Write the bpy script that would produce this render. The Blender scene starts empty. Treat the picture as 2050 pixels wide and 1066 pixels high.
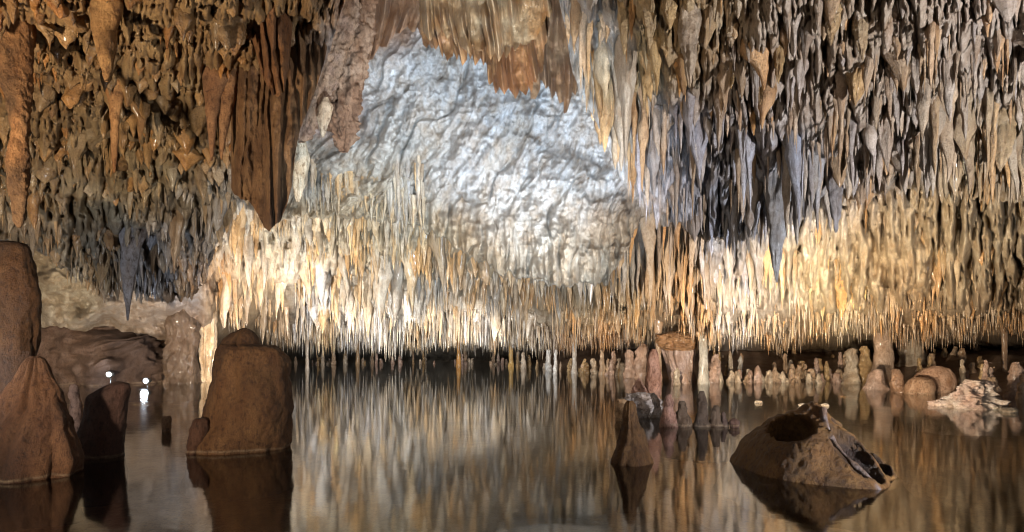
import bpy, math
import numpy as np
from math import radians

# ------------------------------------------------------------------ camera, world, lights
F = 1139.0; VH = 672.0; HC = 1.2          # focal length and horizon row in photo pixels, eye height
scn = bpy.context.scene
cam_d = bpy.data.cameras.new('camera'); cam = bpy.data.objects.new('camera', cam_d)
scn.collection.objects.link(cam)
cam.location = (0, 0, HC); cam.rotation_euler = (radians(90), 0, 0)
cam_d.sensor_width = 36; cam_d.lens = F / 2050 * 36
cam_d.shift_y = (VH - 533) / 2050
cam_d.clip_end = 200; cam_d.clip_start = 0.05
scn.camera = cam
scn.view_settings.view_transform = 'Standard'; scn.view_settings.look = 'None'
scn.view_settings.exposure = 0.5; scn.view_settings.gamma = 1
world = bpy.data.worlds.new('World'); scn.world = world; world.use_nodes = True
bg = world.node_tree.nodes['Background']
bg.inputs[0].default_value = (0.9, 0.85, 0.8, 1); bg.inputs[1].default_value = 0.38
cy = scn.cycles
cy.max_bounces = 5; cy.diffuse_bounces = 3; cy.glossy_bounces = 3; cy.transmission_bounces = 3
cy.transparent_max_bounces = 8; cy.sample_clamp_indirect = 3; cy.caustics_reflective = False; cy.caustics_refractive = False
cy.use_denoising = True; cy.filter_width = 1.05

def W(u, v, d):
    return np.array([(u - 1025) * d / F, d, HC + (VH - v) * d / F])
def lamp(name, u, v, d, watts, col, radius=0.08, spot=None, aim=None, blend=0.8):
    L = bpy.data.lights.new(name, 'SPOT' if spot else 'POINT')
    L.energy = watts; L.color = col; L.shadow_soft_size = radius
    o = bpy.data.objects.new(name, L); scn.collection.objects.link(o)
    p = W(u, v, d); p[2] = max(p[2], 0.06); o.location = p
    if spot:
        L.spot_size = radians(spot); L.spot_blend = blend
        import mathutils
        o.rotation_euler = mathutils.Vector(W(*aim) - p).to_track_quat('-Z', 'Y').to_euler()
    return o
WARM = (1.0, 0.84, 0.64); CREAM = (1.0, 0.86, 0.66); COOL = (0.72, 0.84, 1.0); WHITE = (0.95, 0.97, 1.0)
# unseen lamps, most standing behind the big stalagmite, the hollow boulder, the cone and the left boulder
lamp('unseen_lamp', 480, 790, 10.5, 1000, WHITE, spot=125, aim=(760, 540, 16))
lamp('unseen_lamp', 560, 726, 12.0, 260, WHITE, spot=150, aim=(640, 600, 18))
lamp('unseen_lamp', 760, 735, 14.5, 420, WHITE, spot=160, aim=(780, 620, 20), blend=1)
lamp('unseen_lamp', 960, 736, 15.5, 380, WHITE, spot=160, aim=(970, 620, 21), blend=1)
lamp('unseen_lamp', 1180, 745, 13.5, 150, CREAM, spot=150, aim=(1150, 590, 17))
lamp('unseen_lamp', 1590, 870, 7.3, 1900, CREAM, spot=120, aim=(1690, 570, 12))
lamp('unseen_lamp', 1694, 758, 15.2, 170, CREAM, radius=.05)
lamp('unseen_lamp', 1948, 768, 14.0, 130, CREAM, radius=.05)
lamp('unseen_lamp', 1700, 880, 6.2, 1100, CREAM, spot=90, aim=(1600, 735, 14))
lamp('unseen_lamp', 1262, 880, 5.8, 1100, COOL, spot=75, aim=(980, 300, 10))
lamp('unseen_lamp', 110, 810, 9.5, 1150, CREAM, spot=140, aim=(230, 600, 12.5))
# unseen lamps added beside the camera to light both ceilings and the dome
lamp('unseen_lamp', -1500, 1150, 1.6, 950, WARM, spot=120, aim=(300, 250, 5), radius=0.12)
lamp('unseen_lamp', -900, 1080, 3.0, 480, COOL, spot=60, aim=(290, 545, 8), radius=0.1)
lamp('unseen_lamp', 4200, 1250, 1.8, 2300, WHITE, spot=110, aim=(1500, 250, 7), radius=0.12)
lamp('unseen_lamp', 900, 1500, 1.5, 4300, (.64, .80, 1.0), spot=50, aim=(960, 290, 10), radius=0.1)

# ------------------------------------------------------------------ numeric helpers
RNG = np.random.default_rng(7)
def _hash(ix, iy, iz, s):
    h = (ix.astype(np.int64) * 374761393 + iy.astype(np.int64) * 668265263 + iz.astype(np.int64) * 2147483647 + s * 974634777) & 0xffffffff
    h = ((h ^ (h >> 13)) * 1274126177) & 0xffffffff
    h = ((h ^ (h >> 16)) * 2246822519) & 0xffffffff
    return ((h ^ (h >> 15)) & 0xffffff) / 16777215.0
def vnoise(x, y, z, s=0):
    x = np.asarray(x, float); y = np.asarray(y, float); z = np.asarray(z, float)
    x, y, z = np.broadcast_arrays(x, y, z)
    ix = np.floor(x); iy = np.floor(y); iz = np.floor(z)
    fx = x - ix; fy = y - iy; fz = z - iz
    fx = fx * fx * (3 - 2 * fx); fy = fy * fy * (3 - 2 * fy); fz = fz * fz * (3 - 2 * fz)
    r = 0
    for a in (0, 1):
        for b in (0, 1):
            for c in (0, 1):
                w = (fx if a else 1 - fx) * (fy if b else 1 - fy) * (fz if c else 1 - fz)
                r = r + w * _hash(ix + a, iy + b, iz + c, s)
    return r * 2 - 1
def fbm(x, y, z, s=0, o=4, g=0.5, l=2.03):
    r = 0; a = 1; t = 0
    for k in range(o):
        r = r + a * vnoise(x, y, z, s + k * 17); t += a; a *= g; x = x * l; y = y * l; z = z * l
    return r / t
def ridge(x, y, z, s=0, o=3):
    r = 0; a = 1; t = 0
    for k in range(o):
        r = r + a * (1 - np.abs(vnoise(x, y, z, s + k * 13)) * 2); t += a; a *= 0.5; x = x * 2.1; y = y * 2.1; z = z * 2.1
    return r / t
def shingle(a, b, s=0, L=2.2):
    """overlapping hanging tongues: a across (cell 1), b DOWN (cell 1)"""
    ia = np.floor(a); ib = np.floor(b)
    best = np.full(a.shape, -0.28)
    for da in (-1, 0, 1):
        for db in (-1, 0, 1, 2, 3):
            ca = ia + da; cb = ib + db
            r1 = _hash(ca, cb, ca * 0 + 3, s); r2 = _hash(ca, cb, ca * 0 + 5, s); r3 = _hash(ca, cb, ca * 0 + 9, s)
            tip = cb + r2 * 1.4; cx = ca + 0.15 + 0.7 * r1
            t = (tip - b) / (L * (0.6 + 0.7 * r3))
            hw = 0.62 * np.clip(t, 0, 1) ** 0.55 * (0.65 + 0.6 * r3) + 1e-4
            q = 1 - ((a - cx) / hw) ** 2
            h = (np.sqrt(np.clip(q, 0, 1)) * hw * 1.3 + (1 - t) * 0.55 + .03) * (1 - np.clip(t, 0, 1) ** 4) - 0.28
            ok = (q > 0) & (t > 0) & (t < 1.05)
            best = np.where(ok & (h > best), h, best)
    return best
def interp2(us, vs, T, U, V):
    us = np.array(us, float); vs = np.array(vs, float); T = np.array(T, float)
    i = np.clip(np.searchsorted(us, U) - 1, 0, len(us) - 2); j = np.clip(np.searchsorted(vs, V) - 1, 0, len(vs) - 2)
    a = np.clip((U - us[i]) / (us[i + 1] - us[i]), 0, 1); b = np.clip((V - vs[j]) / (vs[j + 1] - vs[j]), 0, 1)
    a = a * a * (3 - 2 * a)
    return (T[j, i] * (1 - a) + T[j, i + 1] * a) * (1 - b) + (T[j + 1, i] * (1 - a) + T[j + 1, i + 1] * a) * b

# mineral colour of the rock, by where it sits in the cave
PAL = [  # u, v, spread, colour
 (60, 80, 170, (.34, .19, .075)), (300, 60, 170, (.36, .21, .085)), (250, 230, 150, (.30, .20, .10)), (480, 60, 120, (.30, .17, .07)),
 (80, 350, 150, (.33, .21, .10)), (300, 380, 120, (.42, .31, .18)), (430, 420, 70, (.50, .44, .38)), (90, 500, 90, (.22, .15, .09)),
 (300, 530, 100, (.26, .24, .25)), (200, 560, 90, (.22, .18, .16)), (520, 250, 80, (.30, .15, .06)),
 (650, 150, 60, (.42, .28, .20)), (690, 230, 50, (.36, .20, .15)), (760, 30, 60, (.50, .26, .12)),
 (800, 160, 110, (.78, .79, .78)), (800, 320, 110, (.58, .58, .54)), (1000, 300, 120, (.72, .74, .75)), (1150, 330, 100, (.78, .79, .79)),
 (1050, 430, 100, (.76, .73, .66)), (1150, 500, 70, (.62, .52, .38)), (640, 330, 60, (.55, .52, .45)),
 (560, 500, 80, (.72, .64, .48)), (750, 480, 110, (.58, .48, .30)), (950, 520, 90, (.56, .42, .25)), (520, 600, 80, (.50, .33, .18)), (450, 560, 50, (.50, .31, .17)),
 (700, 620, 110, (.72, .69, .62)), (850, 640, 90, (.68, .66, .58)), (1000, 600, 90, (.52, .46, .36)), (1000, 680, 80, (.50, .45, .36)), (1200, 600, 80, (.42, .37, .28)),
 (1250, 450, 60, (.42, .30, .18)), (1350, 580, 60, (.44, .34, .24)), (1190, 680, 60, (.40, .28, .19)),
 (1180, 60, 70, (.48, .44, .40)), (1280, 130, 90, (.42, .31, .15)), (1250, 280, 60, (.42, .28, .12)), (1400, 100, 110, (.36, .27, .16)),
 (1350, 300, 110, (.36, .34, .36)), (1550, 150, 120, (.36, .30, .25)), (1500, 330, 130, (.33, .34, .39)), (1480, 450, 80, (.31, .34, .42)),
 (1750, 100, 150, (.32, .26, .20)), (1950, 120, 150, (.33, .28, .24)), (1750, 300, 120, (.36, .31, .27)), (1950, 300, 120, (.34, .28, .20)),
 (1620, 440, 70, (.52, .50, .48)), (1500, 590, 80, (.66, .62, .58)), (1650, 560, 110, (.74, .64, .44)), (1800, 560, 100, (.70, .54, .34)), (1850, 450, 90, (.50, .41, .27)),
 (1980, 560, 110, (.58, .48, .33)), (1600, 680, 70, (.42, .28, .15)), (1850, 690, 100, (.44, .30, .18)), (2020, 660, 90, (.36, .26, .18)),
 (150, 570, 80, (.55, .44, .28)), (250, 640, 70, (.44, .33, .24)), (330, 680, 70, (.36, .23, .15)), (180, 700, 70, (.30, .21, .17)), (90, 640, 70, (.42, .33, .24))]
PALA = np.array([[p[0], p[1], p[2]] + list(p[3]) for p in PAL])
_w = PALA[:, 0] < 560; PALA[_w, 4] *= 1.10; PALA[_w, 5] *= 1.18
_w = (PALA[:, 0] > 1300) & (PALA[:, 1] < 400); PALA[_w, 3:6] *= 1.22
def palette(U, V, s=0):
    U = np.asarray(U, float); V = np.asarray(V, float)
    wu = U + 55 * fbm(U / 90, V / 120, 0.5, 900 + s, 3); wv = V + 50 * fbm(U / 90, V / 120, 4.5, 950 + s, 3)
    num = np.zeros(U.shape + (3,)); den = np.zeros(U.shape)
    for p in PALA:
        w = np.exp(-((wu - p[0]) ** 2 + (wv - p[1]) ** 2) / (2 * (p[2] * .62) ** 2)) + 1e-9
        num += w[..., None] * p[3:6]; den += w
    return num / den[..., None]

# ------------------------------------------------------------------ object helpers
def link(o): scn.collection.objects.link(o); return o
def tag(o, label=None, cat=None, group=None, kind=None):
    if label: o['label'] = label
    if cat: o['category'] = cat
    if group: o['group'] = group
    if kind: o['kind'] = kind
    return o
def mesh(name, V, faces, mat, cols=None, loc=(0, 0, 0), parent=None, smooth=True):
    V = np.asarray(V, dtype=np.float32).reshape(-1, 3)
    faces = np.asarray(faces, dtype=np.int32); k = faces.shape[1]
    me = bpy.data.meshes.new(name)
    me.vertices.add(len(V)); me.vertices.foreach_set('co', (V - np.array(loc, dtype=np.float32)).ravel())
    me.loops.add(faces.size); me.loops.foreach_set('vertex_index', faces.ravel())
    me.polygons.add(len(faces)); me.polygons.foreach_set('loop_start', np.arange(0, faces.size, k, dtype=np.int32))
    me.polygons.foreach_set('loop_total', np.full(len(faces), k, dtype=np.int32))
    me.update(calc_edges=True)
    if smooth: me.polygons.foreach_set('use_smooth', np.ones(len(faces), dtype=bool))
    if cols is not None:
        a = me.color_attributes.new('Col', 'FLOAT_COLOR', 'POINT')
        c = np.ones((len(V), 4), dtype=np.float32); c[:, :3] = np.asarray(cols).reshape(-1, 3); a.data.foreach_set('color', c.ravel())
    me.materials.append(mat)
    o = bpy.data.objects.new(name, me); o.location = loc
    link(o)
    if parent: o.parent = parent
    return o
def grid_faces(nr, nc, wrap=False, base=0):
    r = np.arange(nr - 1)[:, None]; c = np.arange(nc if wrap else nc - 1)[None, :]; c2 = (c + 1) % nc
    return np.stack([r * nc + c, (r + 1) * nc + c, (r + 1) * nc + c2, r * nc + c2], -1).reshape(-1, 4) + base

# ------------------------------------------------------------------ materials
def new_mat(name):
    m = bpy.data.materials.new(name); m.use_nodes = True; nt = m.node_tree
    return m, nt, nt.nodes['Principled BSDF']
def rock_mat(name, rough=0.55, bump=0.35, scale=1.0, base=None, spec=0.5, spots=0.35, coat=0.0):
    m, nt, p = new_mat(name); N = nt.nodes; Lk = nt.links.new
    tc = N.new('ShaderNodeNewGeometry')
    def noise(sc, det, rg=0.6, stretch=1.0):
        mp = N.new('ShaderNodeMapping'); mp.inputs['Scale'].default_value = (sc, sc, sc * stretch)
        Lk(tc.outputs['Position'], mp.inputs['Vector'])
        n = N.new('ShaderNodeTexNoise'); n.inputs['Scale'].default_value = 1; n.inputs['Detail'].default_value = det; n.inputs['Roughness'].default_value = rg
        Lk(mp.outputs[0], n.inputs['Vector']); return n
    n1 = noise(5 * scale, 6, 0.65, 0.45); n2 = noise(22 * scale, 6, 0.7, 0.6); n3 = noise(70 * scale, 4, 0.7)
    if base is None:
        at = N.new('ShaderNodeAttribute'); at.attribute_name = 'Col'; src = at.outputs['Color']
    else:
        rgb = N.new('ShaderNodeRGB'); rgb.outputs[0].default_value = (*base, 1); src = rgb.outputs[0]
    r1 = N.new('ShaderNodeValToRGB'); r1.color_ramp.elements[0].position = 0.3; r1.color_ramp.elements[1].position = 0.72
    r1.color_ramp.elements[0].color = (0.66, 0.50, 0.36, 1); r1.color_ramp.elements[1].color = (1.28, 1.3, 1.34, 1)
    Lk(n1.outputs['Fac'], r1.inputs[0])
    m1 = N.new('ShaderNodeMixRGB'); m1.blend_type = 'MULTIPLY'; m1.inputs[0].default_value = 0.9
    Lk(src, m1.inputs[1]); Lk(r1.outputs[0], m1.inputs[2])
    r2 = N.new('ShaderNodeValToRGB'); r2.color_ramp.elements[0].position = 0.36; r2.color_ramp.elements[1].position = 0.5
    r2.color_ramp.elements[0].color = (0.34, 0.26, 0.20, 1); r2.color_ramp.elements[1].color = (1, 1, 1, 1)
    Lk(n2.outputs['Fac'], r2.inputs[0])
    m2 = N.new('ShaderNodeMixRGB'); m2.blend_type = 'MULTIPLY'; m2.inputs[0].default_value = spots
    Lk(m1.outputs[0], m2.inputs[1]); Lk(r2.outputs[0], m2.inputs[2])
    r3 = N.new('ShaderNodeValToRGB'); r3.color_ramp.elements[0].position = 0.35; r3.color_ramp.elements[1].position = 0.65
    r3.color_ramp.elements[0].color = (0.62, 0.58, 0.54, 1); r3.color_ramp.elements[1].color = (1.22, 1.22, 1.2, 1)
    Lk(n3.outputs['Fac'], r3.inputs[0])
    m3 = N.new('ShaderNodeMixRGB'); m3.blend_type = 'MULTIPLY'; m3.inputs[0].default_value = 0.7
    Lk(m2.outputs[0], m3.inputs[1]); Lk(r3.outputs[0], m3.inputs[2])
    Lk(m3.outputs[0], p.inputs['Base Color'])
    rr = N.new('ShaderNodeMapRange'); rr.inputs['To Min'].default_value = rough - 0.2; rr.inputs['To Max'].default_value = rough + 0.25
    Lk(n2.outputs['Fac'], rr.inputs['Value']); Lk(rr.outputs[0], p.inputs['Roughness'])
    p.inputs['Specular IOR Level'].default_value = spec
    p.inputs['Coat Weight'].default_value = coat; p.inputs['Coat Roughness'].default_value = 0.15
    b1 = N.new('ShaderNodeBump'); b1.inputs['Strength'].default_value = bump; b1.inputs['Distance'].default_value = 0.10 / scale
    Lk(n2.outputs['Fac'], b1.inputs['Height'])
    b2 = N.new('ShaderNodeBump'); b2.inputs['Strength'].default_value = bump; b2.inputs['Distance'].default_value = 0.03 / scale
    Lk(n3.outputs['Fac'], b2.inputs['Height']); Lk(b1.outputs[0], b2.inputs['Normal']); Lk(b2.outputs[0], p.inputs['Normal'])
    return m
ROCK = rock_mat('cave_rock', rough=0.42, bump=0.9, coat=.15)
DRIP = rock_mat('dripstone', rough=0.38, bump=0.8, spots=0.45, coat=.2)
NEAR = rock_mat('near_stone', rough=0.7, bump=0.8, scale=1.3, spots=0.8, spec=.3)
WET = rock_mat('wet_stone', rough=0.5, bump=0.7, scale=1.5, spots=0.8, coat=0.0, spec=.25)

def water_mat():
    m, nt, p = new_mat('pool_water'); N = nt.nodes; Lk = nt.links.new; N.remove(p)
    g = N.new('ShaderNodeBsdfGlossy'); g.inputs['Roughness'].default_value = 0.075; g.inputs['Color'].default_value = (1, 1, 1, 1)
    t = N.new('ShaderNodeBsdfTransparent'); t.inputs['Color'].default_value = (0.80, 0.72, 0.52, 1)
    fr = N.new('ShaderNodeFresnel'); fr.inputs['IOR'].default_value = 2.6
    mx = N.new('ShaderNodeMixShader')
    geo = N.new('ShaderNodeNewGeometry')
    mp = N.new('ShaderNodeMapping'); mp.inputs['Scale'].default_value = (1.2, 4.0, 1)
    n = N.new('ShaderNodeTexNoise'); n.inputs['Scale'].default_value = 1.5; n.inputs['Detail'].default_value = 3
    b = N.new('ShaderNodeBump'); b.inputs['Strength'].default_value = 0.06; b.inputs['Distance'].default_value = 0.02
    Lk(geo.outputs['Position'], mp.inputs['Vector']); Lk(mp.outputs[0], n.inputs['Vector']); Lk(n.outputs['Fac'], b.inputs['Height'])
    Lk(b.outputs[0], g.inputs['Normal'])
    Lk(fr.outputs[0], mx.inputs[0]); Lk(t.outputs[0], mx.inputs[1]); Lk(g.outputs[0], mx.inputs[2])
    Lk(mx.outputs[0], N['Material Output'].inputs['Surface'])
    return m
WATER = water_mat()

# ------------------------------------------------------------------ rock sheets
SH = {}
def sheet(key, name, us, vs, T, u0, u1, v0, vbot, step, relief, label=None, cat=None, curl=True, colf=None):
    """a rock mass: columns over u, rows from v0 down to the hanging lower edge vbot(u), then curling back behind itself"""
    u = np.arange(u0, u1 + step, step, dtype=float)
    vb = vbot(u)
    nr = int((np.max(vb) - v0) / step) + 2
    t = np.linspace(0, 1, nr)[:, None]
    U = np.repeat(u[None], nr, 0); V = v0 + (vb[None] - v0) * t
    D = interp2(us, vs, T, U, V)
    rel = relief(U, V, D)
    Dd = D - rel
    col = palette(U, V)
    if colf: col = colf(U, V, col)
    if curl:   # thickness: the lower lip turns back and up
        k = 14
        a = np.linspace(0, 1, k + 1)[1:, None]
        U2 = np.repeat(u[None], k, 0); V2 = vb[None] + 14 * np.sin(a * 3.1) - 110 * a ** 2; D2 = Dd[-1][None] + 1.6 * a ** 0.8
        V2 = V2 + 6 * fbm(U2 / 12, V2 / 12, 0.3, 5)
        U = np.vstack([U, U2]); V = np.vstack([V, V2]); Dd = np.vstack([Dd, D2]); col = np.vstack([col, palette(U2, np.repeat(vb[None], k, 0))])
    P = np.stack([(U - 1025) * Dd / F, Dd, HC + (VH - V) * Dd / F], -1)
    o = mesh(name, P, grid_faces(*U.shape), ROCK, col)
    tag(o, label, cat, None, None if cat else 'structure')
    SH[key] = (us, vs, T)
    return o
def depth(key, u, v): return interp2(*SH[key], np.asarray(u, float), np.asarray(v, float))

def edge(pts, jag=0, per=14, s=0):
    pts = np.array(pts, float)
    def f(u):
        return np.interp(u, pts[:, 0], pts[:, 1]) + jag * fbm(u / per, u * 0 + .5, u * 0 + .3, 40 + s, 4)
    return f

# ---- the far ceiling and wall, closing the cave behind everything
MU = [-400, 0, 200, 400, 460, 600, 800, 1000, 1200, 1320, 1450, 1700, 2000, 2500]
MV = [-300, 0, 150, 300, 420, 500, 560, 620, 670, 700, 722, 765]
cw = [11, 11, 11.5, 12, 12, 12.5, 13, 13.5, 14, 14.6, 15.2, 16.5]
cc = [9, 10, 11, 12, 12.2, 13, 14.2, 17, 21, 27, 34, 40]
cn = [9, 10, 10.5, 11.2, 11.6, 12, 12.6, 14, 17, 24, 30, 34]
cr = [8.4, 9, 9.4, 9.8, 10.4, 11.2, 11.8, 12.4, 14.2, 19, 25, 32]
cols = [cw, cw, cw, [x + .5 for x in cw], [(a + b) / 2 for a, b in zip(cw, cc)], cc, cc, cc, cn, cn, cr, cr, [x - .4 for x in cr], [x - 1 for x in cr]]
MT = np.array(cols).T
def rel_main(U, V, D):
    a = U / 15 + 0.5 * fbm(U / 40, V / 60, .2, 3, 3)
    cr = np.clip((U - 1380) / 80, 0, 1) * np.clip((670 - V) / 60, 0, 1)
    s1 = shingle(a * .8, V / 30, 11) * 0.30 * (1 - cr) + cr * shingle(U / 30 + .8 * fbm(U / 60, V / 70, .2, 8, 3), V / 80, 13) * .9
    s2 = shingle(U / 7.5 + .3 * fbm(U / 20, V / 30, .7, 4, 2), V / 17, 12) * 0.13 * (1 - cr) + cr * (shingle(U / 13 + .6 * fbm(U / 30, V / 40, .7, 4, 3), V / 38, 14) * .34 + .20 * ridge(U / 13 + .8 * fbm(U / 40, V / 50, .1, 16, 2), V / 90, .3, 15, 3))
    lump = 0.5 * fbm(U / 110, V / 110, .1, 5, 4)
    wall = np.clip((430 - U) / 40, 0, 1)
    w = fbm(U / 110, V / 50, .5, 6, 5) * .9 + ridge(U / 45, V / 120, 0.2, 7, 3) * .12 + fbm(U / 11, V / 9, .3, 9, 4) * .16 + ridge(U / 22, V / 18, .3, 19, 3) * .08
    band = shingle(U / 48 + .8 * fbm(U / 70, V / 70, .4, 17, 3), V / 75, 18) * .75 * (1 - cr) * np.clip((V - 430) / 60, 0, 1)
    return lump + (s1 + s2 + band) * (1 - wall) + w * wall
sheet('M', 'cave_ceiling', MU, MV, MT, -400, 2500, -300, lambda u: np.interp(u, [-400, 380, 470, 2500], [775, 775, 722, 722]) * 1.0, 2.5, rel_main, curl=False)

# ---- the pale flowstone dome in the middle
DU = [560, 700, 850, 1000, 1150, 1300]; DV = [-150, 0, 150, 300, 420, 500, 580]
dT = np.array([[8.6, 8.4, 8.4, 8.4, 8.4, 8.2], [9.4, 9.2, 9.2, 9.0, 8.8, 8.5], [10.2, 10, 9.9, 9.6, 9.3, 8.9], [10.6, 10.4, 10.2, 9.9, 9.6, 9.2], [11, 10.8, 10.3, 9.8, 9.5, 9.4], [11.4, 11.2, 10.6, 9.9, 9.5, 9.6], [11.8, 11.6, 11, 10.2, 9.8, 9.9]])
def rel_dome(U, V, D):
    # flow ridges that fall from upper right to lower left, turning vertical at the foot
    q = U + .52 * (np.minimum(V, 430) - 150) + 26 * fbm(U / 70, V / 90, .1, 21, 3)
    amp = np.clip((V - 150) / 180, 0.12, 1)
    r = ridge(q / 44, V / 230, .4, 22, 3)
    r2 = ridge(q / 17 + 3, V / 110, .8, 25, 2)
    foot = np.clip((V - 420) / 100, 0, 1)
    lumps = fbm(U / 70, V / 60, .3, 23, 5)
    pit = np.clip(ridge(U / 22, V / 22, .9, 24, 3), -1, 1)
    msk = np.clip(fbm(U / 90, V / 90, .6, 27, 3) * 2 + .55, .08, 1)
    st = fbm(q / 18, V / 70, .2, 28, 5)
    crack = -np.clip(1 - np.abs(fbm(q / 60, V / 150, .9, 29, 4)) * 14, 0, 1) * .17
    return 0.46 * lumps + amp * msk * (0.13 * r + 0.09 * r2) + .10 * st + .06 * amp * ridge(q / 9, V / 80, .1, 96, 2) + crack + 0.07 * pit + .05 * fbm(U / 9, V / 9, .1, 30, 3) + foot * (shingle(U / 22 + .5 * fbm(U / 40, V / 60, .6, 97, 2), V / 105, 26) * .42 + .09 * ridge(U / 9, V / 120, .1, 98, 2))
def col_dome(U, V, c):
    q = U + .52 * (np.minimum(V, 430) - 150) + 26 * fbm(U / 70, V / 90, .1, 21, 3)
    vein = np.clip(1 - np.abs(fbm(q / 30, V / 120, .9, 92, 4)) * 9, 0, 1) * np.clip(fbm(U / 60, V / 60, .2, 93, 3) * 2 + .5, 0, 1)
    spot = np.clip(fbm(U / 14, V / 16, .2, 94, 4) * 3 - .9, 0, 1)
    tan = np.clip(fbm(q / 30, V / 110, .5, 95, 4) * 2.2 - .15, 0, 1)
    c = c * (1 - .45 * tan[..., None] * (1 - np.array([.85, .68, .45])))
    m_ = np.clip(vein * .6 + spot * .7, 0, 1)[..., None]
    return c * (1 - m_) + np.array([.20, .14, .085]) * m_
sheet('D', 'flowstone_wall', DU, DV, dT, 560, 1290, -150,
      edge([(560, 440), (640, 425), (700, 430), (800, 440), (850, 455), (900, 480), (950, 520), (1000, 545), (1060, 556), (1140, 572), (1215, 568), (1245, 520), (1275, 450), (1290, 430)], 22, 12, 1),
      1.8, rel_dome, colf=col_dome)

# ---- left foreground ceiling
LU = [-400, 0, 250, 450, 600, 720]; LV = [-300, 0, 120, 250, 400, 500, 620]
lT = np.array([[2.6, 2.7, 2.8, 3.0, 3.3, 3.5], [3.2, 3.5, 3.7, 3.9, 4.3, 4.6], [3.9, 4.2, 4.5, 4.7, 5.0, 5.2], [4.8, 5.2, 5.5, 5.7, 5.8, 5.9], [6, 6.4, 6.9, 7.1, 7, 7], [7, 7.4, 8, 8.2, 8, 8], [7.6, 8, 8.6, 8.8, 8.6, 8.6]])
def rel_left(U, V, D):
    k = D / 6
    lump = (0.30 * fbm(U / 120, V / 90, .1, 31, 4) + 0.16 * ridge(U / 75, V / 60, .7, 32, 3)) * k
    s1 = shingle(U / 30 + .5 * fbm(U / 50, V / 50, .2, 33, 3), V / 44, 34) * 0.17 * k
    s2 = shingle(U / 13 + .5 * fbm(U / 30, V / 30, .4, 35, 3), V / 22, 36) * 0.09 * k
    pits = -0.16 * np.clip(fbm(U / 24, V / 20, .6, 37, 4) * 2.2 - .35, 0, 1) * k
    return lump + s1 + s2 + pits
sheet('L', 'cave_ceiling', LU, LV, lT, -400, 705, -300,
      edge([(-400, 470), (0, 480), (60, 495), (120, 530), (200, 572), (330, 565), (400, 548), (425, 500), (450, 440), (470, 400), (520, 360), (570, 320), (600, 255), (640, 150), (680, 40), (705, -60)], 20, 10, 2), 2.2, rel_left)

# ---- right foreground ceiling
RU = [1080, 1200, 1350, 1600, 1900, 2500]; RV = [-300, 0, 120, 250, 380, 480, 560]
rT = np.array([[4.2, 4.0, 3.8, 3.6, 3.4, 3.0], [6.2, 5.6, 5.0, 4.6, 4.3, 3.9], [7.2, 6.6, 5.8, 5.3, 5.0, 4.6], [7.9, 7.4, 6.8, 6.3, 6.0, 5.6], [8.6, 8.2, 7.8, 7.6, 7.4, 7], [9, 8.7, 8.5, 8.6, 8.8, 8.6], [9.4, 9, 8.8, 9.2, 9.8, 9.8]])
def rel_right(U, V, D):
    k = D / 7
    lump = (0.36 * fbm(U / 120, V / 120, .1, 41, 4) + 0.14 * ridge(U / 50, V / 80, .7, 42, 3)) * k
    s1 = shingle(U / 30 + .5 * fbm(U / 50, V / 50, .2, 43, 3), V / 80, 44) * 0.30 * k
    s2 = shingle(U / 12 + .4 * fbm(U / 30, V / 30, .4, 45, 3), V / 36, 46) * 0.13 * k + .07 * k * ridge(U / 16, V / 45, .2, 48, 3)
    pits = -0.08 * np.clip(fbm(U / 22, V / 34, .6, 47, 4) * 2.2 - .3, 0, 1) * k
    return lump + s1 + s2 + pits
sheet('R', 'cave_ceiling', RU, RV, rT, 1115, 2500, -300,
      edge([(1115, -40), (1140, 110), (1165, 200), (1200, 260), (1230, 325), (1262, 385), (1290, 425), (1350, 455), (1400, 470), (1500, 480), (1560, 455), (1640, 420), (1750, 385), (1850, 375), (2000, 400), (2100, 400), (2500, 400)], 26, 14, 3), 2.2, rel_right)

# ------------------------------------------------------------------ dripstone generator (vectorised)
def drips(root, length, rad, flat, yaw, drift, seed, rings=12, segs=10, up=0.6, tip=1.0):
    """N hanging stones at once; returns verts (N, rings*segs, 3) and faces of one"""
    n = len(root); rng = np.random.default_rng(seed)
    t = np.linspace(0, 1, rings)[None, :, None]; th = np.linspace(0, 2 * np.pi, segs, endpoint=False)[None, None, :]
    L = length[:, None, None]; R = rad[:, None, None]
    p = rng.uniform(0.6, 1.15, (n, 1, 1))
    tb = np.clip((t - .25) / .75, 0, 1)
    prof = (1 - tb) ** p * 0.86 + 0.16 * (1 - t ** 6)
    prof = prof + rng.uniform(.15, .8, (n, 1, 1)) * np.exp(-t / rng.uniform(.12, .3, (n, 1, 1)))
    prof = prof * (1 + 0.13 * np.sin(t * rng.uniform(8, 20, (n, 1, 1)) + rng.uniform(0, 6, (n, 1, 1))) + rng.uniform(-.1, .1, (n, rings, 1)))
    prof[:, -1, :] = 0.04
    ang = 0
    for k in (1, 2, 3, 4, 5):
        ang = ang + rng.uniform(0.04, 0.17, (n, 1, 1)) * np.sin(k * th + rng.uniform(0, 6.28, (n, 1, 1)) + t * rng.uniform(-2, 2, (n, 1, 1)))
    r = R * prof * (1 + ang) * (1 + rng.uniform(-.05, .05, (n, rings, segs)))
    ex = np.cos(th) * r; ey = np.sin(th) * r * flat[:, None, None]
    cy_, sy_ = np.cos(yaw)[:, None, None], np.sin(yaw)[:, None, None]
    x = ex * cy_ - ey * sy_; y = ex * sy_ + ey * cy_
    z = up * L - (1 + up) * L * t
    wob = rng.uniform(-1, 1, (n, 1, 1)); wob2 = rng.uniform(-1, 1, (n, 1, 1))
    x = x + drift[:, None, None] * t ** 1.5 * L + 0.35 * R * wob * np.sin(t * 5); y = y + 0.35 * R * wob2 * np.sin(t * 4 + 1)
    P = np.stack([x, y, z + 0 * x], -1) + root[:, None, None, :]
    return P.reshape(n, rings * segs, 3)
DR, DS = 16, 12
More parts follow.
